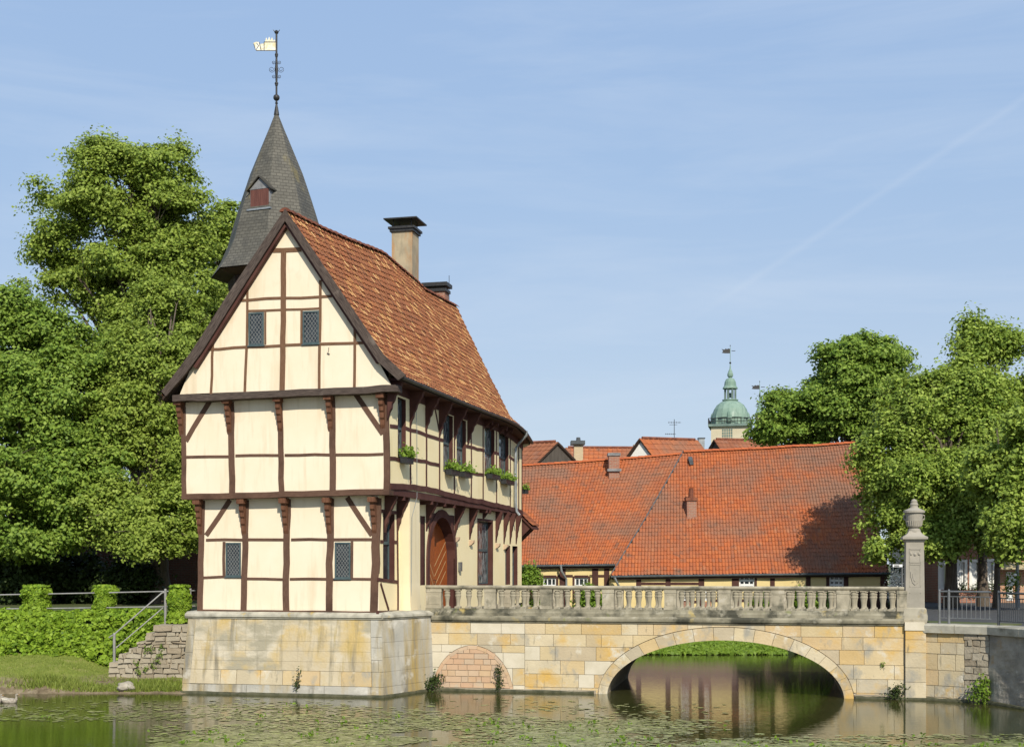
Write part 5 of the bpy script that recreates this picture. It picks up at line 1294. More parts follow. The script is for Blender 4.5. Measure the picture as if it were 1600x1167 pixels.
# ================================================================== FAR BANK: LONG TILED BUILDINGS
def wing(label, eL, eR, rL, rR, nc, nr, diag, posts, rails, wins, panels, rnd, zg=.4):
    e0, e1, r0, r1 = at(*eL), at(*eR), at(*rL), at(*rR)
    T = thing('long_farm_building', label, 'building', (e0.x, e0.y, zg))
    def fn(a, b2):
        p = e0.lerp(e1, a); q = r0.lerp(r1, a); s_ = p.lerp(q, b2)
        s_.z += -.05*math.sin(a*math.pi)*b2+.03*mnoise.noise(Vector((a*9, b2*5, rnd)))+.0
        return s_
    mask = (lambda a, b2: a > diag*b2-.004) if diag else None
    rf = tile_roof('roof', fn, nc, nr, [M['tile_orange']], T, lift=.022, mask=mask, rnd=rnd, jit=.010)
    mb = MB(); n_ = 24
    rows = [[fn(diag*b2+(1-diag*b2)*a/n_, b2)-Vector((0, 0, .02)) for a in range(n_+1)] for b2 in np.linspace(0, 1, 13)]
    mb.grid(rows); low_ = [[p-Vector((0, 0, .16)) for p in r] for r in rows]; mb.grid(low_)
    mb.grid([rows[0], low_[0]]); mb.grid([[r[0] for r in rows], [r[0] for r in low_]]); mb.grid([[r[-1] for r in rows], [r[-1] for r in low_]])
    mb.build('roof_underside', M['batten'], T)
    mb = MB()
    ra, rb = diag, 1.0; k_ = int((r1-r0).length*(1-diag)/.34)
    for i in range(k_):
        p = fn(ra+(rb-ra)*i/k_, 1); q = fn(min(1, ra+(rb-ra)*(i+1.1)/k_), 1); ps = [(math.cos(a), math.sin(a)) for a in np.linspace(0, math.pi, 7)]
        d = Vector((.1, 1, 0)).normalized()
        mb.grid([[p+d*x*.15+Vector((0, 0, y*.11-.01)) for x, y in ps], [q+d*x*.135+Vector((0, 0, y*.095-.02)) for x, y in ps]]); mb.face([p+d*x*.15+Vector((0, 0, y*.11-.01)) for x, y in ps])
    mb.build('ridge_tiles', M['ridge_orange'], rf)
    # gutter, wall
    g = MB(); g.tube([e0+Vector((-.02, -.06, -.05)), e0.lerp(e1, .5)+Vector((0, -.06, -.04)), e1+Vector((.02, -.06, -.05))], .055, 8); g.build('gutter', M['gutter'], rf)
    wp = Pl(e0+Vector((0, .16, 0)), e1-e0); wl = (e1-e0).length; wp.P.z = 0
    zt = min(e0.z, e1.z)-.02
    holes = [hole(wp, *w) for w in wins]
    mb = MB(); wall_holes(mb, wp, 0.03, wl-.05, zg-.3, zt, holes)
    bk = Vector(((r0-e0).x*0, 9.0, 0))
    a, b2 = wp.W(wl-.05, zg-.3), wp.W(wl-.05, zt)
    mb.face([a, a+bk, b2+bk, r1+Vector((-.05, 0, -.3)), b2]); a, b2 = wp.W(.03, zg-.3), wp.W(.03, zt); mb.face([a, b2, b2+bk, a+bk])
    mb.build('wall', M['cream2'], T)
    mb = MB(); mb.prism([wp.W(.02, zg-.4, .06), wp.W(wl-.04, zg-.4, .06), wp.W(wl-.04, 1.74, .06), wp.W(.02, 1.74, .06)], wp.N*-.1); mb.build('plinth', M['brick_mauve'], T)
    # rear slope
    mb = MB(); rd_ = r0.lerp(r1, diag); ed_ = e0.lerp(e1, diag); mb.face([rd_+Vector((0, .05, 0)), r1+Vector((0, .05, 0)), e1+Vector((0, 9.8, .2)), ed_+Vector((0, 9.8, .2))]); mb.build('rear_roof', M['tile_brown'], T)
    for x, wd in posts:
        s, z = wp.sz(x, 900); m2 = MB(); m2.prism([wp.W(s-wd/2, zg-.2, .02), wp.W(s+wd/2, zg-.2, .02), wp.W(s+wd/2, zt-.02, .02), wp.W(s-wd/2, zt-.02, .02)], wp.N*-.05); m2.build('post', M['timber2'], T)
    for x0, x1, y in rails:
        s0, z0_ = wp.sz(x0, y); s1, z1_ = wp.sz(x1, y); m2 = MB(); m2.prism([wp.W(s0, z0_-.06, .012), wp.W(s1, z1_-.06, .012), wp.W(s1, z1_+.06, .012), wp.W(s0, z0_+.06, .012)], wp.N*-.05); m2.build('rail', M['timber2'], T)
    for (x0, y0, x1, y1), h in zip(wins, holes):
        window(wp, *h, rec=.06, fw=.06, transom=(h[2]+(h[3]-h[2])*.34, h[2]+(h[3]-h[2])*.67), mull=2, frame='white', parent=T, glass='glass')
        for a, b2, c, d in ((h[0]-.10, h[0]-.01, h[2]-.02, h[3]+.08), (h[1]+.01, h[1]+.10, h[2]-.02, h[3]+.08), (h[0]-.01, h[1]+.01, h[3]+.01, h[3]+.12)):
            m2 = MB(); m2.prism([wp.W(a, c, .018), wp.W(b2, c, .018), wp.W(b2, d, .018), wp.W(a, d, .018)], wp.N*-.05); m2.build('window_surround', M['timber2'], T)
    for x0, y0, x1, y1, mt, nm in panels:
        h = hole(wp, x0, y0, x1, y1); m2 = MB(); m2.prism([wp.W(h[0], h[2], .03), wp.W(h[1], h[2], .03), wp.W(h[1], h[3], .03), wp.W(h[0], h[3], .03)], wp.N*-.05); m2.build(nm, M[mt], T)
    return T, fn, wp, rf
TLw, fnL, wpL, rfL = wing('yellow half timbered building with plain orange roof, left end hidden by the gatehouse', (780, 883.5, 60.2), (1000, 880.5, 59.6), (780, 729.5, 65.2), (1085, 707.5, 64.2), 58, 32, 0,
    [(829, .28), (879, .28), (930, .28), (948, .24)], [(800, 846, 899.7), (871, 895, 899.7), (921, 953, 899.7)], [(848.5, 902.5, 869, 940), (898, 902.5, 919, 940)], [], 3)
TRw, fnR, wpR, rfR = wing('yellow half timbered building with lower eaves and slim brick chimney on its broad roof', (955, 899, 58.2), (1389, 894, 57.0), (969, 709.5, 62.9), (1341, 692, 61.8), 84, 33, .27,
    [(998, .22), (1044, .22), (1096, .25), (1149, .3), (1207, .2), (1263, .2), (1293, .12), (1322, .2), (1381, .3)], [(998, 1100, 911.6), (1106, 1180, 938), (1050, 1092, 940)],
    [(1155, 899.5, 1179, 921), (1296, 899.5, 1318.5, 921), (1064, 922, 1077, 938), (1100, 922, 1109, 938)],
    [(1066, 940, 1081, 962, 'brick_red', 'brick_panel'), (1098, 940, 1111, 962, 'brick_red', 'brick_panel'), (1183, 921, 1206, 962, 'timber2', 'door'), (1325, 921, 1379, 966, 'timber2', 'barn_door')], 4)
# lead verge strip on the diagonal
mb = MB()
for k in range(14):
    a0, a1 = k/14, (k+1)/14
    p, q = fnR(.27*a0, a0), fnR(.27*a1, a1); d = Vector((.03, 0, .0)); up_ = Vector((0, 0, .075))
    mb.face([p-d+up_, p+d+up_, q+d+up_, q-d+up_]); mb.face([p-d+up_, q-d+up_, q-d-Vector((0, -1.0, .3)), p-d-Vector((0, -1.0, .3))])
mb.build('verge_flashing', M['gutter'], rfR)
def roofchim(T, rf, x0, x1, y0, y1, Y, dep, mat, pot=False, label=None, fl=True):
    a, b2 = at(x0, y0, Y), at(x1, y0, Y); zb = at(x0, y1, Y).z
    mb = MB(); mb.abox(a.x, b2.x, Y, Y+dep, zb-1.6, a.z); c = mb.build('chimney', M[mat], rf)
    if label: c['label'] = label
    mb = MB(); mb.abox(a.x-.05, b2.x+.05, Y-.05, Y+dep+.05, a.z-.12, a.z+.02)
    if pot: mb.lathe(((a.x+b2.x)/2, Y+dep/2, a.z), [(.12, 0), (.10, .45), (.12, .47)], 10)
    if fl: mb.abox(a.x-.08, b2.x+.08, Y-.10, Y+dep*.2, zb-.1, zb+.02)
    mb.build('chimney_trim', M['leadsheet'] if not pot else M['ridge'], T); return c
roofchim(TLw, TLw, 951.5, 968, 708, 733, 63.6, .6, 'brick_red', label='stub of a brick chimney on the ridge')
roofchim(TRw, TRw, 1073.5, 1088.5, 778, 824, 59.9, .5, 'brick_red', True, label='slim brick chimney with a pale pot')
mb = MB(); p = fnR(.30, .90); mb.box(p+Vector((0, -.05, .12)), Vector((.1, .05, 0)), Vector((0, .12, .1)), Vector((-.03, 0, .1))); mb.build('roof_vent', M['gutter'], TRw)
s, z = wpL.sz(880, 884); mb = MB(); mb.tube([wpL.W(s-.1, z+.05, .40), wpL.W(s-.05, z-.25, .35), wpL.W(s+.15, z-.6, .12), wpL.W(s+.18, 1, .12)], .05, 8); mb.build('downpipe', M['zinc'], TLw)
s, z = wpR.sz(957, 902); mb = MB(); mb.tube([wpR.W(s+.1, z+.0, .35), wpR.W(s+.2, z-.2, .30), wpR.W(s+.35, z-.5, .1), wpR.W(s+.36, 1, .1)], .05, 8); mb.build('downpipe', M['zinc'], TRw)

# ================================================================== ROOFSCAPE BEHIND
def gable_house(label, apex, Y, hw, rise, ext, roofmat, wallmat, wdir=(1, 0), over=.25, cat='house', uvt=False):
    A = at(*apex, Y); w = Vector((wdir[0], wdir[1], 0)).normalized(); e = Vector((*ext, 0)); ze = A.z-rise
    T = thing('town_house', label, cat, (A.x, A.y, 1.5)); cL = Vector((A.x, A.y, 0))-w*hw; cR = Vector((A.x, A.y, 0))+w*hw
    mb = MB(); V_ = lambda p, z: Vector((p.x, p.y, z))
    mb.prism([V_(cL, 1.0), V_(cR, 1.0), V_(cR, ze), V_(A, A.z-.06), V_(cL, ze)], e); mb.build('wall', M[wallmat], T)
    for sg, c in ((-1, cL), (1, cR)):
        out = c+w*sg*over; zo = ze-over*rise/hw; en = e.normalized()*.2
        r0, r1, e0, e1 = V_(A, A.z)-en, V_(A, A.z)+e+en, V_(out, zo)-en, V_(out, zo)+e+en
        n_ = int(e.length/.30); k_ = int(math.hypot(hw, rise)/.32)
        fn = (lambda a, b2: e0.lerp(e1, a).lerp(r0.lerp(r1, a), b2)) if sg > 0 else (lambda a, b2: e1.lerp(e0, a).lerp(r1.lerp(r0, a), b2))
        rf = tile_roof('roof', fn, max(4, n_), max(4, k_), [M[roofmat]], T, lift=.03, rnd=int(A.x*7)+sg, prof=[(0, .0), (.22, .045), (.5, .0), (1.02, .005)])
        mb = MB(); mb.prism([r0, r1, e1, e0], Vector((0, 0, -.12))); mb.build('roof_board', M['batten'], T)
    mb = MB(); mb.tube([V_(A, A.z+.03), V_(A, A.z+.03)+e], .10, 6); mb.build('ridge_tiles', M['ridge'], T)
    return T
gable_house('town house with a dark boarded gable peeping over the orange roof beside the gatehouse', (868, 690.5), 80, 1.95, 1.9, (-7, 3.5), 'tile_brown', 'plank', (1, .25))
T = thing('town_chimney', 'cream brick chimney with dark cap standing right of the dark boarded gable', 'chimney', tuple(at(903, 722, 81)))
mb = MB(); a, b2 = at(897, 694, 81), at(911, 694, 81); mb.abox(a.x, b2.x, 81, 81.7, 5, a.z); mb.build('shaft', M['brick_cream'], T)
mb = MB(); mb.abox(a.x-.2, b2.x+.12, 80.8, 81.9, a.z, a.z+.22); mb.lathe(((a.x+b2.x)/2, 81.3, a.z+.2), [(.15, 0), (.12, .25)], 8); mb.build('cap', M['gutter'], T)
gable_house('town house with a long plain red roof in the middle of the roofscape', (1003, 700), 92, 3.2, 3.4, (-5.2, -.3), 'tile_orange', 'whitewall', (.1, 1))
T = thing('town_chimney', 'tiny chimney with mossy cap on the long plain red roof', 'chimney', tuple(at(995, 700, 91)))
mb = MB(); a, b2 = at(991, 697, 91), at(1000, 697, 91); mb.abox(a.x, b2.x, 90.8, 91.3, 8, a.z); mb.abox(a.x-.06, b2.x+.06, 90.7, 91.4, a.z-.05, a.z+.1); mb.build('shaft', M['brick_cream'], T)
gable_house('town house with a white gable and red tiled roof left of the church tower', (1086, 687.5), 86, 1.15, 1.5, (-3.6, -1.2), 'tile_orange', 'whitewall', (1, -.5))
def vent(label, x0, x1, y0, y1, Y):
    T = thing('roof_vent', label, 'vent', tuple(at(x0, y1, Y))); a, b2 = at(x0, y0, Y), at(x1, y1, Y)
    mb = MB(); mb.abox(a.x, b2.x, Y, Y+.5, b2.z-2, a.z); mb.build('shaft', M['zinc'], T)
    mb = MB(); mb.abox(a.x-.04, b2.x+.04, Y-.04, Y+.54, a.z, a.z+.06); mb.build('cap', M['gutter'], T)
vent('zinc clad vent left of the roof with the white gable', 1008.5, 1021, 693, 706, 87)
vent('zinc clad vent right of the white gable', 1092, 1101, 685, 702, 87.5)
T = thing('roof_aerial', 'television aerial on a thin mast above the red roofs', 'aerial', tuple(at(1053, 690, 86)))
mb = MB(); mb.tube([at(1053.5, 697, 86), at(1053.5, 655, 86)], .022, 5); mb.build('mast', M['iron'], T)
mb = MB()
for y, x0, x1 in ((660, 1044, 1064), (663.5, 1046, 1058), (678, 1039, 1056)): mb.tube([at(x0, y, 86), at(x1, y, 86)], .013, 4)
for x in range(1040, 1054, 3): mb.tube([at(x, 676.8, 86), at(x, 679.2, 86)], .011, 4)
for x in range(1045, 1064, 4): mb.tube([at(x, 658.5, 86), at(x, 661.5, 86)], .011, 4)
mb.build('antenna_rods', M['iron'], T)
gable_house('town house with a brown tiled roof directly below the church tower', (1119, 686.5), 98, 1.4, 1.6, (4.4, 1.0), 'tile_brown', 'plank', (.75, -1.1))
# ---------------- church tower
YC = 160; kc = YC/F; CZ = lambda y: ZC-(y-HY)*kc; cxx = at(1141, 700, YC).x
CH = thing('church_tower', 'church tower with green copper dome, open lantern and weather vane', 'church tower', (cxx, YC, 1))
c0 = Vector((cxx, YC, 0)); ca = math.radians(-12); A1 = Vector((math.cos(ca), math.sin(ca), 0)); A2 = Vector((-A1.y, A1.x, 0))
mb = MB(); hw = 28*kc; mb.box(c0+U*((CZ(668)+1)/2), A1*hw, A2*hw, U*((CZ(668)-1)/2)); wl = mb.build('tower_wall', M['church'], CH)
mb = MB(); mb.box(c0+U*CZ(667), A1*(hw+.35), A2*(hw+.35), U*.14); mb.build('cornice', M['copper_dark'], CH)
mb = MB()   # square clock-like window of the tower
f = c0-A2*(hw+.02)+A1*(-.25)
for i in range(5):
    for j in range(4): mb.box(f+A1*((i-2)*.26)+U*(CZ(681)+(j-1.5)*.34), A1*.09, A2*.03, U*.12)
mb.build('lattice_opening', M['copper_dark'], CH)
mb = MB()
for sg in range(4):
    dx, dy = ((A1, A2), (A2, -A1), (-A1, -A2), (-A2, A1))[sg]; e = hw+.32
    for k in range(14): mb.tube([c0+dy*-e+dx*(e*(k/6.5-1))+U*CZ(666), c0+dy*-e+dx*(e*(k/6.5-1))+U*CZ(656.5)], .028, 4)
    for y in (656.5, 661): mb.tube([c0+dy*-e-dx*e+U*CZ(y), c0+dy*-e+dx*e+U*CZ(y)], .045, 5)
mb.build('gallery_railing', M['iron'], CH)
mb = MB(); mb.lathe(c0, [(27*kc, CZ(668)), (26.5*kc, CZ(655)), (29*kc, CZ(654)), (28*kc, CZ(648)), (25.5*kc, CZ(640)), (21*kc, CZ(633)), (15*kc, CZ(628.5)), (11*kc, CZ(627)), (12.5*kc, CZ(626)), (12.5*kc, CZ(624.5)), (9*kc, CZ(624))], 16, rot=ca)
mb.build('dome', M['copper'], CH)
for k in range(4):
    d = (A1, A2, -A1, -A2)[k]; mb = MB(); mb.lathe(c0+d*26*kc, [(4.5*kc, CZ(662)), (4.5*kc, CZ(651)), (3.5*kc, CZ(647)), (1.6*kc, CZ(644.5)), (.01, CZ(643.5))], 8); mb.build('dome_dormer', M['copper'], CH)
    d2 = ((A1+A2), (A1-A2), (-A1-A2), (A2-A1))[k]*.72; mb = MB(); mb.lathe(c0+d2*27*kc, [(2.2*kc, CZ(664)), (2.2*kc, CZ(653)), (1.2*kc, CZ(650)), (.01, CZ(645))], 8); mb.build('corner_turret', M['copper'], CH)
for k in range(8):
    a = ca+math.pi/8+k*math.pi/4; p = c0+Vector((math.cos(a), math.sin(a), 0))*8.6*kc; mb = MB(); mb.tube([p+U*CZ(625), p+U*CZ(607.5)], .12, 6); mb.build('lantern_column', M['copper_dark'], CH)
mb = MB(); mb.lathe(c0, [(1.9*kc, CZ(614)), (2.6*kc, CZ(618)), (3.4*kc, CZ(621)), (0.01, CZ(621.2))], 10); mb.build('bell', M['copper_dark'], CH)
mb = MB(); mb.lathe(c0, [(9*kc, CZ(608)), (12*kc, CZ(607.5)), (11.5*kc, CZ(605.5)), (9.6*kc, CZ(603)), (8.8*kc, CZ(597)), (6.6*kc, CZ(592.5)), (3*kc, CZ(590.8)), (2.4*kc, CZ(590)), (4.4*kc, CZ(588)), (4.6*kc, CZ(584.5)), (2.9*kc, CZ(580)), (1.2*kc, CZ(576)), (.5*kc, CZ(568)), (.35*kc, CZ(541))], 12); mb.build('cupola', M['copper'], CH)
def farvane(c, ybase, ytop, x0, y0, y1, T, k_, Zf):
    mb = MB(); mb.lathe(c+U*Zf(ybase), [(1.7*k_*math.sin(a), -1.7*k_*math.cos(a)) for a in np.linspace(.05, 3.09, 7)], 8); mb.build('finial_ball', M['iron'], T); mb = MB(); mb.lathe(c+U*Zf(ytop), [(.9*k_*math.sin(a), -.9*k_*math.cos(a)) for a in np.linspace(.05, 3.09, 5)], 6); mb.build('finial_ball', M['iron'], T); mb = MB()
    mb.tube([c+U*Zf((y0+y1)/2)+Vector((2*k_, 0, 0)), c+U*Zf((y0+y1)/2)+Vector((8*k_, 0, 0))], .5*k_, 5); mb.build('vane_pointer', M['iron'], T)
    mb = MB(); P_ = lambda x, y: c+Vector((x*k_, 0, Zf(y)))
    h = y1-y0
    mb.prism([P_(0, y1), P_(0, y0+h*.1), P_(-3, y0), P_(-5, y0+h*.15), P_(-7, y0), P_(-9, y0+h*.25), P_(x0, y0+h*.1), P_(x0+2.5, y0+h*.5), P_(x0+.5, y1-h*.1), P_(-8, y1)], Vector((0, .05, 0))); mb.build('vane_flag', M['iron'], T)
farvane(c0, 567, 540, -13.5, 544.5, 552, CH, kc, CZ)
c1 = Vector((at(1187, 640, YC).x, YC+6, 0)); kd = (YC+6)/F; CZ2 = lambda y: ZC-(y-HY)*kd; c1 = Vector((at(1187, 640, YC+6).x, YC+6, 0))
T = thing('church_turret', 'slim green copper spire with weather vane right of the church dome', 'turret', (c1.x, c1.y, 1))
mb = MB(); mb.lathe(c1, [(8.2*kd, CZ2(648)), (6.5*kd, CZ2(645)), (3.6*kd, CZ2(637)), (1.4*kd, CZ2(627)), (.5*kd, CZ2(620)), (.35*kd, CZ2(597))], 8); mb.build('spire', M['copper'], T)
mb = MB(); mb.lathe(c1, [(6.5*kd, 1), (6.5*kd, CZ2(648))], 8); mb.build('turret_wall', M['church'], T)
farvane(c1, 618, 596, -13, 601.5, 608, T, kd, CZ2)
# ---------------- houses on the right behind the limes
def street_house(label, x0, x1, Y, ztop, mat, roofmat, wins, doors=(), roofh=2.6, dep=8):
    a, b2 = at(x0, 900, Y), at(x1, 900, Y); T = thing('town_house', label, 'house', (a.x, Y, 2.06))
    pl = Pl((a.x, Y), (1, 0)); l = b2.x-a.x; hs_ = [hole(pl, *w) for w in wins]
    mb = MB(); wall_holes(mb, pl, 0, l, 1.9, ztop, hs_); mb.face([pl.W(0, 1.9), pl.W(0, ztop), pl.W(0, ztop, -dep), pl.W(0, 1.9, -dep)]); mb.face([pl.W(l, 1.9), pl.W(l, ztop), pl.W(l, ztop, -dep), pl.W(l, 1.9, -dep)]); mb.build('wall', M[mat], T)
    for h in hs_:
        window(pl, *h, rec=.08, fw=.10, transom=(h[2]+(h[3]-h[2])*.66,), mull=1, frame='white', parent=T)
        m2 = MB()
        for q in ((h[0]-.12, h[0], h[2]-.08, h[3]+.12), (h[1], h[1]+.12, h[2]-.08, h[3]+.12), (h[0], h[1], h[3], h[3]+.12), (h[0], h[1], h[2]-.08, h[2])):
            m2.prism([pl.W(q[0], q[2], .03), pl.W(q[1], q[2], .03), pl.W(q[1], q[3], .03), pl.W(q[0], q[3], .03)], pl.N*-.06)
        m2.build('window_surround', M['whitewall'], T)
    for d in doors:
        h = hole(pl, *d); m2 = MB(); m2.prism([pl.W(h[0], h[2], .03), pl.W(h[1], h[2], .03), pl.W(h[1], h[3], .03), pl.W(h[0], h[3], .03)], pl.N*-.06); m2.build('door', M['white'], T)
    e0, e1 = pl.W(-.3, ztop, .4), pl.W(l+.3, ztop, .4); r0, r1 = pl.W(-.3, ztop+roofh, -dep/2), pl.W(l+.3, ztop+roofh, -dep/2)
    fn = lambda a_, b_: e0.lerp(e1, a_).lerp(r0.lerp(r1, a_), b_)
    tile_roof('roof', fn, max(6, int(l/.3)), 14, [M[roofmat]], T, lift=.03, rnd=int(x0), prof=[(0, 0), (.22, .045), (.5, 0), (1.02, .005)])
    mb = MB(); mb.prism([e0, e1, r1, r0], U*-.12); mb.prism([r0, r1, pl.W(l+.3, ztop, -dep-.4), pl.W(-.3, ztop, -dep-.4)], U*-.12); mb.face([pl.W(0, ztop), pl.W(0, ztop+roofh-.1, -dep/2), pl.W(0, ztop, -dep)]); mb.face([pl.W(l, ztop), pl.W(l, ztop+roofh-.1, -dep/2), pl.W(l, ztop, -dep)]); mb.build('roof_board', M['batten'], T)
    return T, pl
street_house('white rendered house with a grey window just right of the pillar', 1441, 1462, 60, 6.5, 'whitewall', 'tile_brown', [(1450, 888, 1455, 897)], roofh=1.5, dep=5)
SH, shp = street_house('dark red brick house with tall white framed windows behind the lime trunks', 1465, 1552, 58, 5.1, 'brick_red', 'tile_orange', [(1470, 880, 1477, 918), (1496, 878, 1507, 918), (1518.5, 878, 1528, 918), (1541.5, 877, 1551, 918)], roofh=2.4, dep=6)
SO, sop = street_house('orange brick house with a white door at the right edge of the photo', 1554, 1680, 58.3, 4.35, 'brick_orange', 'tile_orange', [], [(1572, 893, 1582, 938)], roofh=2.2, dep=6)
T = thing('window_awning', 'tan awning above the door of the orange brick house', 'awning', tuple(at(1580, 890, 57.8)))
mb = MB(); mb.prism([at(1564, 877, 58.2), at(1640, 877, 58.2), at(1640, 889, 57.4), at(1564, 889, 57.4)], Vector((0, .03, -.03))); mb.build('canvas', M['awning'], T)
mb = MB()
for x in (1565, 1602): mb.tube([at(x, 889, 57.4), at(x, 889, 58.25)], .02, 5)
mb.build('arm', M['iron'], T)
rgf = np.random.default_rng(44)
for i, x in enumerate((1503, 1525, 1549)):
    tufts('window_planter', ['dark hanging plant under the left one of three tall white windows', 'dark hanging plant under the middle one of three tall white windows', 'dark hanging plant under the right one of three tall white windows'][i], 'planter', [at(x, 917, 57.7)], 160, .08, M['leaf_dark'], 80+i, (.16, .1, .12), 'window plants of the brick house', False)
T = tufts('rose_bush', 'white flowering rose bush behind the dark railing', 'rose bush', [at(1576, y, 50) for y in (925, 915, 908, 918)]+[at(1583, y, 50) for y in (905, 900, 912)], 60, .09, M['bush'], 90, (.14, .1, .14))
mb = MB()
for x, y in ((1581, 903), (1577, 908), (1585, 906), (1582, 911), (1586, 898), (1579, 914)): mb.lathe(at(x, y, 49.85), [(.01, -.06), (.07, -.02), (.075, .03), (.01, .06)], 7)
mb.build('blossom', M['petal'], T)
# street lamp post, street name sign
T = thing('lamp_post', 'slim grey lamp post at the right edge of the photo', 'lamp post', tuple(at(1589.5, 955, 50)))
mb = MB(); mb.tube([Vector((at(1589.5, 900, 50).x, 50, 2.0)), Vector((at(1589.5, 900, 50).x, 50, 3.0))], .085, 10); mb.tube([Vector((at(1589.5, 900, 50).x, 50, 3.0)), Vector((at(1589.5, 900, 50).x, 50, 8))], .062, 10); mb.build('pole', M['steel'], T)
mb = MB(); p = Vector((at(1589.5, 900, 50).x, 50, 8)); mb.lathe(p, [(.08, 0), (.2, .1), (.26, .45), (.1, .6), (.01, .65)], 10); mb.build('lantern', M['steel_dark'], T)
T = thing('street_name_sign', 'small white street name sign on a grey pole left of the tall pillar', 'sign', tuple(at(1409, 950, 50)))
mb = MB(); mb.tube([at(1409.5, 960, 50), at(1409.5, 880, 50)], .03, 8); mb.build('pole', M['steel'], T)
mb = MB(); mb.prism([at(1395, 885.5, 49.95), at(1410, 885.5, 49.95), at(1410, 881.5, 49.95), at(1395, 881.5, 49.95)], Vector((0, .02, 0))); pn = mb.build('sign_panel', M['white'], T)
mb = MB(); xx = 1397.5
for w_ in (.5, .7, .3, .6, .5, .7, .4, .6):
    mb.prism([at(xx, 884.5, 49.93), at(xx+w_, 884.5, 49.93), at(xx+w_, 882.6, 49.93), at(xx, 882.6, 49.93)], Vector((0, .015, 0))); xx += w_+.5
mb.build('lettering', M['iron'], pn)
tufts('flowering_shrub', 'white flowering shrub behind the bridge end left of the tall pillar', 'shrub', [at(x, y, 52) for x, y in ((1399, 905), (1404, 900), (1401, 912), (1407, 915), (1396, 916))], 70, .09, M['petal'], 91, (.14, .1, .16))
tufts('green_shrub', 'dark green shrub behind the white flowering one at the bridge end', 'shrub', [at(x, y, 53) for x, y in ((1398, 893), (1404, 890), (1411, 897), (1402, 925), (1411, 918), (1396, 930), (1408, 935))], 120, .10, M['leaf_dark'], 92, (.25, .2, .25))

# ================================================================== TREES AND SHRUBS
def make_tree(label, base, height, trunk_r, blobs, nclump, per, lsize, mat, seed, clr=(.55, 1.0), flat_=.55, gap=-.25, group=None, lean=(0, 0), top_f=.8, nlimb=34, name='tree', cat='tree', cut=None, trunk=True, droop=0.0):
    rg_ = np.random.default_rng(seed); rr = random.Random(seed)
    base = Vector(base); T = thing(name, label, cat, tuple(base), group)
    vol = np.array([b_[3]*b_[4]*b_[5] for b_ in blobs]); vol = vol/vol.sum(); cl = []
    tries = 0
    while len(cl) < nclump and tries < nclump*30:
        tries += 1; b_ = blobs[rg_.choice(len(blobs), p=vol)]
        d = rg_.normal(size=3); d /= np.linalg.norm(d); r_ = rg_.uniform(.25, 1)**.55
        p = np.array(b_[:3])+d*r_*np.array(b_[3:6])
        if mnoise.noise(Vector(p*.62)+Vector((seed*3.1, 0, 0)))+.5*mnoise.noise(Vector(p*1.5)+Vector((seed, 9, 0))) < gap: continue
        if cut and not cut(p): continue
        # outward direction relative to the whole crown
        cl.append((p, d))
    C_, N_ = [], []
    for p, d in cl:
        s = rg_.uniform(*clr)*rg_.choice([.7, 1, 1, 1.25]); n_ = int(per*(s/np.mean(clr))**2); e = rg_.normal(size=(n_, 3)); e /= np.linalg.norm(e, axis=1)[:, None]
        rad = np.clip(np.abs(rg_.normal(.58, .32, n_)), 0, 1.08)[:, None]
        off = e*rad*np.array([s*rg_.uniform(.75, 1.3), s*rg_.uniform(.75, 1.3), s*flat_*rg_.uniform(.7, 1.5)])+d*rg_.normal(size=(n_, 1))*s*.10; rl = np.hypot(off[:, 0], off[:, 1]); off[:, 2] -= (rl/s)**2*s*(.22+droop)
        C_.append(p+off); nn_ = e*.45+np.array([0, -.2, .6])+d*.3+rg_.normal(size=(n_, 3))*.5; N_.append(nn_)
    C_ = np.concatenate(C_); N_ = nrm(np.concatenate(N_)); V, Q = leaves(C_, N_, lsize, rg_); mesh_np('crown', V, Q, mat, T)
    if trunk:
        mb = MB(); top = base+Vector((lean[0], lean[1], height*top_f)); tp = []
        for i in range(9):
            f = i/8; q = base.lerp(top, f)+Vector((mnoise.noise(Vector((f*3, seed, 0))), mnoise.noise(Vector((f*3, seed, 5))), 0))*.35*f; tp.append(q)
        tr = [trunk_r*(1.35 if i == 0 else 1)*(1-.78*i/8) for i in range(9)]; mb.tube(tp, tr, 10)
        idx = list(range(len(cl))); rr.shuffle(idx)
        for k in idx[:nlimb]:
            p = Vector(cl[k][0]); zrel = (p.z-base.z)/height
            f = max(.22, min(.93, zrel*.72/top_f-.12+rr.uniform(-.1, .05))); i = f*8; i0 = min(7, int(i)); s0 = tp[i0].lerp(tp[i0+1], i-i0); r0 = tr[i0]*.5
            m1 = s0.lerp(p, .4)+Vector((rr.uniform(-.3, .3), rr.uniform(-.3, .3), .12*(p-s0).length)); m2 = s0.lerp(p, .75)+Vector((rr.uniform(-.2, .2), rr.uniform(-.2, .2), .08*(p-s0).length))
            mb.tube([s0, s0.lerp(m1, .5)+Vector((0, 0, .05)), m1, m2, p], [r0, r0*.75, r0*.55, r0*.3, .012], 6, cap=False)
            for _ in range(2):
                q = p+Vector((rr.uniform(-1, 1), rr.uniform(-1, 1), rr.uniform(-.3, .6)))*.8; mb.tube([m2, m2.lerp(q, .5)+Vector((0, 0, .1)), q], [r0*.22, r0*.14, .008], 4, cap=False)
        mb.build('trunk', M['bark'], T, smooth=True)
    return T
def blob(px, py, Y, rx, rz, ry=None, dy=0.0):
    p = at(px, py, Y); k = Y/F
    return (p.x, Y+dy, p.z, rx*k, ry if ry else rx*k*.85, rz*k)
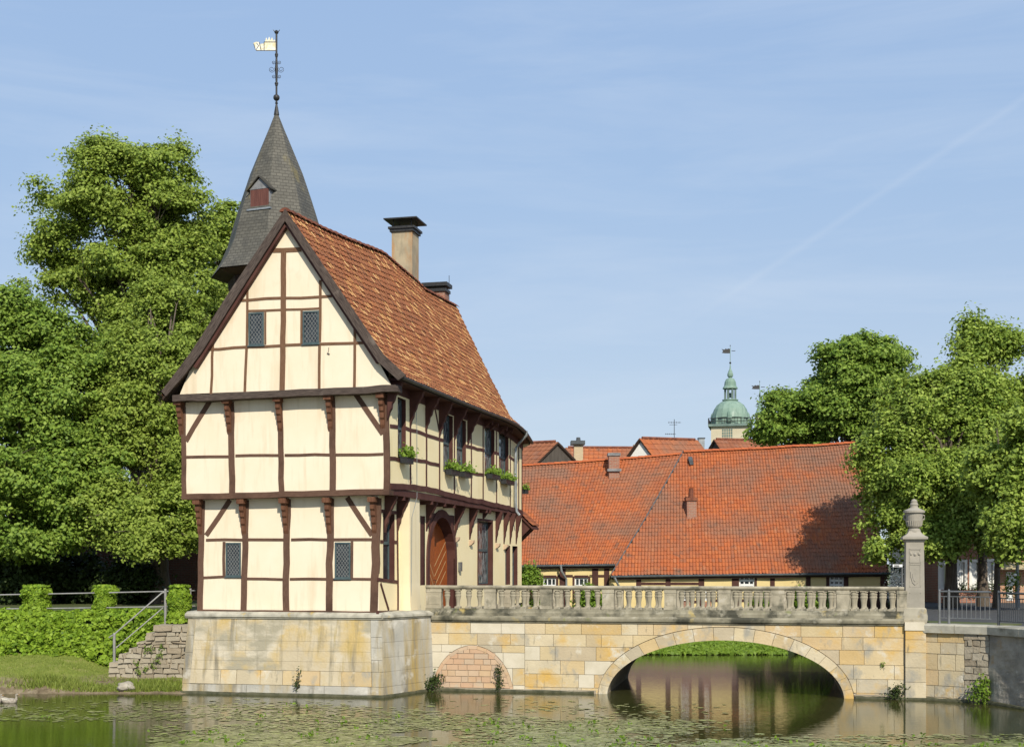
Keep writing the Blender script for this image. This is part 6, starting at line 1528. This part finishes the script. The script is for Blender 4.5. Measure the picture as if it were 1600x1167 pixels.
# tall airy tree behind the hedge
make_tree('tallest tree with an airy light green crown left of the slate spire', (at(215, 900, 60).x, 60, 2.2), 21, .42,
          [blob(190, 300, 60, 105, 70), blob(95, 300, 60, 52, 30), blob(255, 320, 60, 70, 80), blob(115, 385, 60, 66, 55), blob(200, 430, 60, 100, 80), blob(285, 430, 60, 58, 90), blob(90, 450, 60, 64, 26), blob(165, 250, 60, 72, 32), blob(270, 262, 60, 44, 38), blob(220, 560, 60, 105, 90)],
          760, 210, .155, M['leaf_tall'], 11, (.45, 1.0), .42, -.01, nlimb=90, top_f=.9)
make_tree('dark green broadleaf tree with low sweeping boughs at the left edge', (at(40, 900, 53).x, 53, 2.2), 13, .4,
          [blob(25, 560, 53, 110, 90), blob(100, 640, 52, 110, 95), blob(-40, 700, 52, 110, 110), blob(60, 760, 50.5, 120, 80), blob(140, 745, 51, 80, 75), blob(30, 830, 50, 100, 40), blob(150, 560, 53, 60, 50), blob(10, 490, 53, 60, 40), blob(75, 520, 53, 60, 36)],
          800, 240, .155, M['leaf_deep'], 12, (.45, .9), .48, -.14, nlimb=70)
make_tree('mid green beech like tree filling the space between the left trees and the gatehouse', (at(250, 900, 52).x, 52, 2.2), 13, .36,
          [blob(235, 600, 53, 90, 100), blob(185, 690, 52, 85, 80), blob(265, 700, 52, 60, 90), blob(240, 800, 50, 70, 65), blob(295, 640, 53, 45, 100), blob(180, 800, 50, 70, 55), blob(230, 850, 49, 60, 35), blob(270, 500, 55, 60, 70), blob(290, 815, 50.5, 36, 45)],
          820, 230, .135, M['leaf_tall'], 13, (.42, .85), .48, -.14, nlimb=70)
make_tree('light green tree half hidden behind the slate spire', (at(385, 900, 66).x, 66, 2.2), 19, .35,
          [blob(365, 345, 66, 34, 30), blob(350, 400, 66, 48, 60), blob(395, 440, 66, 70, 80), blob(340, 480, 66, 40, 60)], 240, 150, .19, M['leaf_tall'], 14, (.5, .9), .42, -.05, nlimb=34)
# dark understorey behind the railing
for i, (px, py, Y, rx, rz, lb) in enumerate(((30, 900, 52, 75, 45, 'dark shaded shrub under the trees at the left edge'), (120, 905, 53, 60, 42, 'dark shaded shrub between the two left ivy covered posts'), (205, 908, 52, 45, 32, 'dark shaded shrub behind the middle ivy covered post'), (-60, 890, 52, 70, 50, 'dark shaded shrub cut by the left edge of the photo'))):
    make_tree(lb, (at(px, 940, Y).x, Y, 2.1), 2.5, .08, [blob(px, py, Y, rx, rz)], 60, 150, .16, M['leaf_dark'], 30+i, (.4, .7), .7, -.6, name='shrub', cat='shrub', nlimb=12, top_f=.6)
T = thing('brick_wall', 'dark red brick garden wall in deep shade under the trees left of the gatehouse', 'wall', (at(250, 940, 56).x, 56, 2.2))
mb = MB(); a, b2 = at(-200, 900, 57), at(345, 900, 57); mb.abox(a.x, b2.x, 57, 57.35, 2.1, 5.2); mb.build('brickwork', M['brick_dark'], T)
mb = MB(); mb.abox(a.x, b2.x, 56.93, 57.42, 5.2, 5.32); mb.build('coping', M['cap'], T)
# right hand trees
make_tree('dark green spreading tree behind the right part of the orange roof', (at(1325, 900, 76).x, 76, 1.8), 15, .4,
          [blob(1345, 556, 76, 66, 32), blob(1300, 580, 76, 36, 20), blob(1340, 600, 76, 80, 40), blob(1235, 640, 76, 50, 30), blob(1300, 640, 76, 70, 46), blob(1370, 640, 76, 70, 60), blob(1205, 670, 76, 28, 18), blob(1250, 685, 76, 55, 25), blob(1388, 590, 76, 30, 30)],
          600, 230, .19, M['leaf_deep'], 15, (.5, 1.05), .42, -.22, nlimb=50, top_f=.75)
make_tree('lime tree with hanging light green sprays, its trunk just right of the tall pillar', (at(1486, 930, 52).x, 52, 2.06), 11, .27,
          [blob(1510, 600, 53, 50, 45), blob(1440, 640, 53, 65, 60), blob(1390, 700, 53, 50, 50), blob(1500, 650, 53, 70, 65), blob(1372, 770, 53, 40, 55), blob(1440, 760, 52, 75, 70), blob(1520, 760, 52, 70, 70), blob(1385, 850, 52, 34, 34), blob(1470, 835, 51, 60, 34), blob(1490, 610, 53, 55, 40), blob(1545, 822, 51, 50, 36)],
          880, 200, .14, M['leaf_lime'], 16, (.36, .8), .62, -.16, nlimb=60, droop=.2, top_f=.7)
make_tree('second lime tree rising above the first, its trunk in front of the brick house', (at(1536, 930, 53.5).x, 53.5, 2.06), 12, .22,
          [blob(1538, 540, 54, 46, 36), blob(1585, 530, 54, 30, 24), blob(1518, 506, 54, 22, 18), blob(1570, 620, 54, 60, 50), blob(1625, 600, 54, 50, 30), blob(1560, 700, 54, 60, 70), blob(1620, 700, 54, 60, 80), blob(1540, 790, 53.5, 50, 50)],
          480, 170, .145, M['leaf_lime'], 17, (.35, .8), .7, -.14, nlimb=60, top_f=.72)
make_tree('third lime tree with a thinner trunk reaching over the right edge', (at(1557, 930, 51).x, 51, 2.06), 10, .13,
          [blob(1605, 690, 47, 38, 60), blob(1580, 780, 47, 45, 60), blob(1630, 780, 47, 60, 70), blob(1590, 845, 47, 40, 24), blob(1550, 740, 48, 40, 50)],
          380, 150, .15, M['leaf_lime'], 18, (.35, .65), .6, -.15, nlimb=36, droop=.2, top_f=.7)
# greenery by the far bank
for i, (px, py, Y, rx, rz, lb) in enumerate(((921, 938, 58.3, 18, 22, 'bright green bush against the left long building seen through the balusters'), (1195, 945, 56.4, 14, 16, 'small green bush beside the brown door of the long building'), (1250, 940, 56.2, 22, 20, 'yellow green bush before the long building seen through the right balusters'), (1290, 946, 56.4, 18, 16, 'low green bush left of the barn door'), (826, 905, 57, 14, 16, 'green bush peeping out beside the rear corner of the gatehouse'), (835, 950, 57.5, 20, 14, 'reddish green bush low behind the bridge near the gatehouse'))):
    make_tree(lb, (at(px, 960, Y).x, Y, .35), 2.0, .05, [blob(px, py, Y, rx, rz)], 46, 110, .12, M['bush'], 50+i, (.22, .42), .8, -.7, name='bush', cat='bush', nlimb=8, top_f=.5)
rg = np.random.default_rng(77); C_, N_ = [], []
for _ in range(14000):
    x = rg.uniform(-2, 17); f = rg.random(); h = 1.05+.3*mnoise.noise(Vector((x*.7, 1, 0)))
    if mnoise.noise(Vector((x*.9, 8, 0))) < -.42: continue
    bul = .45*mnoise.noise(Vector((x*1.3, f*2, 3)))
    C_.append((x, 54.55-bul*.4+1.9*f+rg.uniform(-.1, .15), .05+h*f*.40+bul*.2*f)); N_.append((0, -.7, .8))
N_ = nrm(np.array(N_)+rg.normal(size=(len(N_), 3))*.55); V, Q = leaves(np.array(C_), N_, .17, rg, .85)
T = thing('bank_hedge', 'bright green hedge overhanging the far water edge, seen under the arch', 'hedge', (7, 55, 0)); mesh_np('foliage', V, Q, M['bush'], T)
mb = MB(); mb.grid([[Vector((x, y, z)) for x in np.linspace(-2, 17, 20)] for y, z in ((54.7, -.2), (55.2, .08), (56.2, .3), (57, .36))]); mb.build('shade_backing', M['ivy_core'], T)  # dark sheet under the foliage; its colour stands for shade inside the hedge
# ---------------- flower boxes on the gatehouse
FB = [((621.5, 717.5, 634), 'under the near window beside the gable corner'), ((692.5, 736, 707.5), 'under the left one of the middle pair of windows'), ((713.5, 739.5, 728), 'under the right one of the middle pair of windows'),
      ((757, 742.5, 772.5), 'under the left one of the rear pair of windows'), ((779.5, 751, 794.5), 'under the right one of the rear pair of windows')]
rg = np.random.default_rng(61)
def flowerbox(P_, D_, Nn_, ln, label, seed):
    T = thing('flower_box', label, 'flower box', tuple(P_), 'flower boxes on the gatehouse side'); c = P_+Nn_*.16
    mb = MB(); mb.box(c, D_*ln/2, Nn_*.10, U*.08); mb.box(c+U*.08, D_*(ln/2+.012), Nn_*.112, U*.012); mb.build('box', M['boxblack'], T)
    C_ = []
    for _ in range(330): C_.append(tuple(c+D_*rg.uniform(-.55, .55)*ln+Nn_*rg.normal()*.12+U*(.10+abs(rg.normal())*.12)))
    C_ = np.array(C_); V_, Q_ = leaves(C_, nrm(rg.normal(size=C_.shape)*.6+np.array([.3, -.5, .7])), .085, rg, .95); mesh_np('plants', V_, Q_, M['bush'], T)
for i, ((x0, y, x1), lb) in enumerate(FB):
    a = SU.sz(x0, y); b2 = SU.sz(x1, y); flowerbox(SU.W((a[0]+b2[0])/2, a[1]-.02), SU.D, SU.N, (b2[0]-a[0])*.86, 'black flower box with green plants '+lb, i)
flowerbox(H(2.85, LEN+.02, at(815, 768, 53.6).z), E1.copy(), E2.copy(), 1.0, 'black flower box with green plants sticking out at the rear corner of the gatehouse', 9)

# ================================================================== SKY, SUN, CAMERA
EL, AZ = math.radians(38), math.radians(165)
sd = Vector((math.sin(AZ)*math.cos(EL), math.cos(AZ)*math.cos(EL), math.sin(EL)))
w = bpy.data.worlds.new("World"); S.world = w; w.use_nodes = True; nt = w.node_tree; bg = nt.nodes['Background']
sky = N(nt, 'ShaderNodeTexSky'); sky.sky_type = 'NISHITA'; sky.sun_disc = False; sky.sun_elevation = EL; sky.sun_rotation = AZ
sky.air_density = 1.0; sky.dust_density = .6; sky.ozone_density = 2.0
tc = N(nt, 'ShaderNodeTexCoord'); mp = N(nt, 'ShaderNodeMapping'); mp.inputs['Rotation'].default_value = (0, math.radians(-24), math.radians(10)); mp.inputs['Scale'].default_value = (1.2, 1.5, 9)
L(nt, tc.outputs['Generated'], mp.inputs[0])
f1 = noise(nt, mp.outputs[0], 2.2, 8, .62, .4); cir = ramp(nt, f1, [(.44, (0, 0, 0)), (.80, (.34, .34, .34))])
sz_ = N(nt, 'ShaderNodeSeparateXYZ'); L(nt, tc.outputs['Generated'], sz_.inputs[0])
veil = mixc(nt, .85, sky.outputs[0], ramp(nt, sz_.outputs[2], [(.0, (3.2, 3.75, 4.45)), (.12, (2.95, 3.6, 4.5)), (.27, (2.35, 3.25, 4.62)), (.45, (2.1, 3.05, 4.7))]))      # thin even cirrostratus veil
L(nt, mixc(nt, cir, veil, (4.2, 4.7, 5.4)), bg.inputs[0])
# one old, blurred contrail across the right of the sky
d1 = Vector((.16, 1, .20)).normalized(); d2 = Vector((.386, 1, .352)).normalized(); nv = d1.cross(d2).normalized(); mid = (d1*.35+d2*.65).normalized()
def vdot(vec):
    q = N(nt, 'ShaderNodeVectorMath', operation='DOT_PRODUCT'); L(nt, tc.outputs['Generated'], q.inputs[0]); q.inputs[1].default_value = vec; return q.outputs['Value']
wob = N(nt, 'ShaderNodeMath', operation='MULTIPLY_ADD'); L(nt, noise(nt, tc.outputs['Generated'], 5, 3), wob.inputs[0]); wob.inputs[1].default_value = .012; L(nt, vdot(nv), wob.inputs[2])
ab = N(nt, 'ShaderNodeMath', operation='ADD'); L(nt, wob.outputs[0], ab.inputs[0]); ab.inputs[1].default_value = .494
band = ramp(nt, ab.outputs[0], [(.4962, (0, 0, 0)), (.5, (.10, .10, .10)), (.5038, (0, 0, 0))])
along = ramp(nt, vdot(mid), [(.982, (0, 0, 0)), (.992, (1, 1, 1))])
bm_ = mixc(nt, 1.0, band, along, 'MULTIPLY')
L(nt, mixc(nt, bm_, mixc(nt, cir, veil, (4.2, 4.7, 5.4)), (4.6, 5.0, 5.5)), bg.inputs[0]); bg.inputs[1].default_value = .15
sun = bpy.data.lights.new('sun', 'SUN'); sun.energy = 4.4; sun.angle = math.radians(.5); sun.color = (1, .93, .80)
so = bpy.data.objects.new('sun', sun); COL.objects.link(so); so.rotation_euler = (-sd).to_track_quat('-Z', 'Y').to_euler(); so.location = (20, -10, 30)
cam = bpy.data.cameras.new('camera'); cam.sensor_width = 36; cam.lens = F/1600*36; cam.shift_y = (HY-583.5)/1600; cam.clip_end = 4000; cam.clip_start = .1
co = bpy.data.objects.new('camera', cam); COL.objects.link(co); co.location = (0, 0, ZC); co.rotation_euler = (math.pi/2, 0, 0); S.camera = co
S.view_settings.view_transform = 'Standard'; S.view_settings.look = 'None'; S.view_settings.gamma = 1; S.view_settings.exposure = 0.15
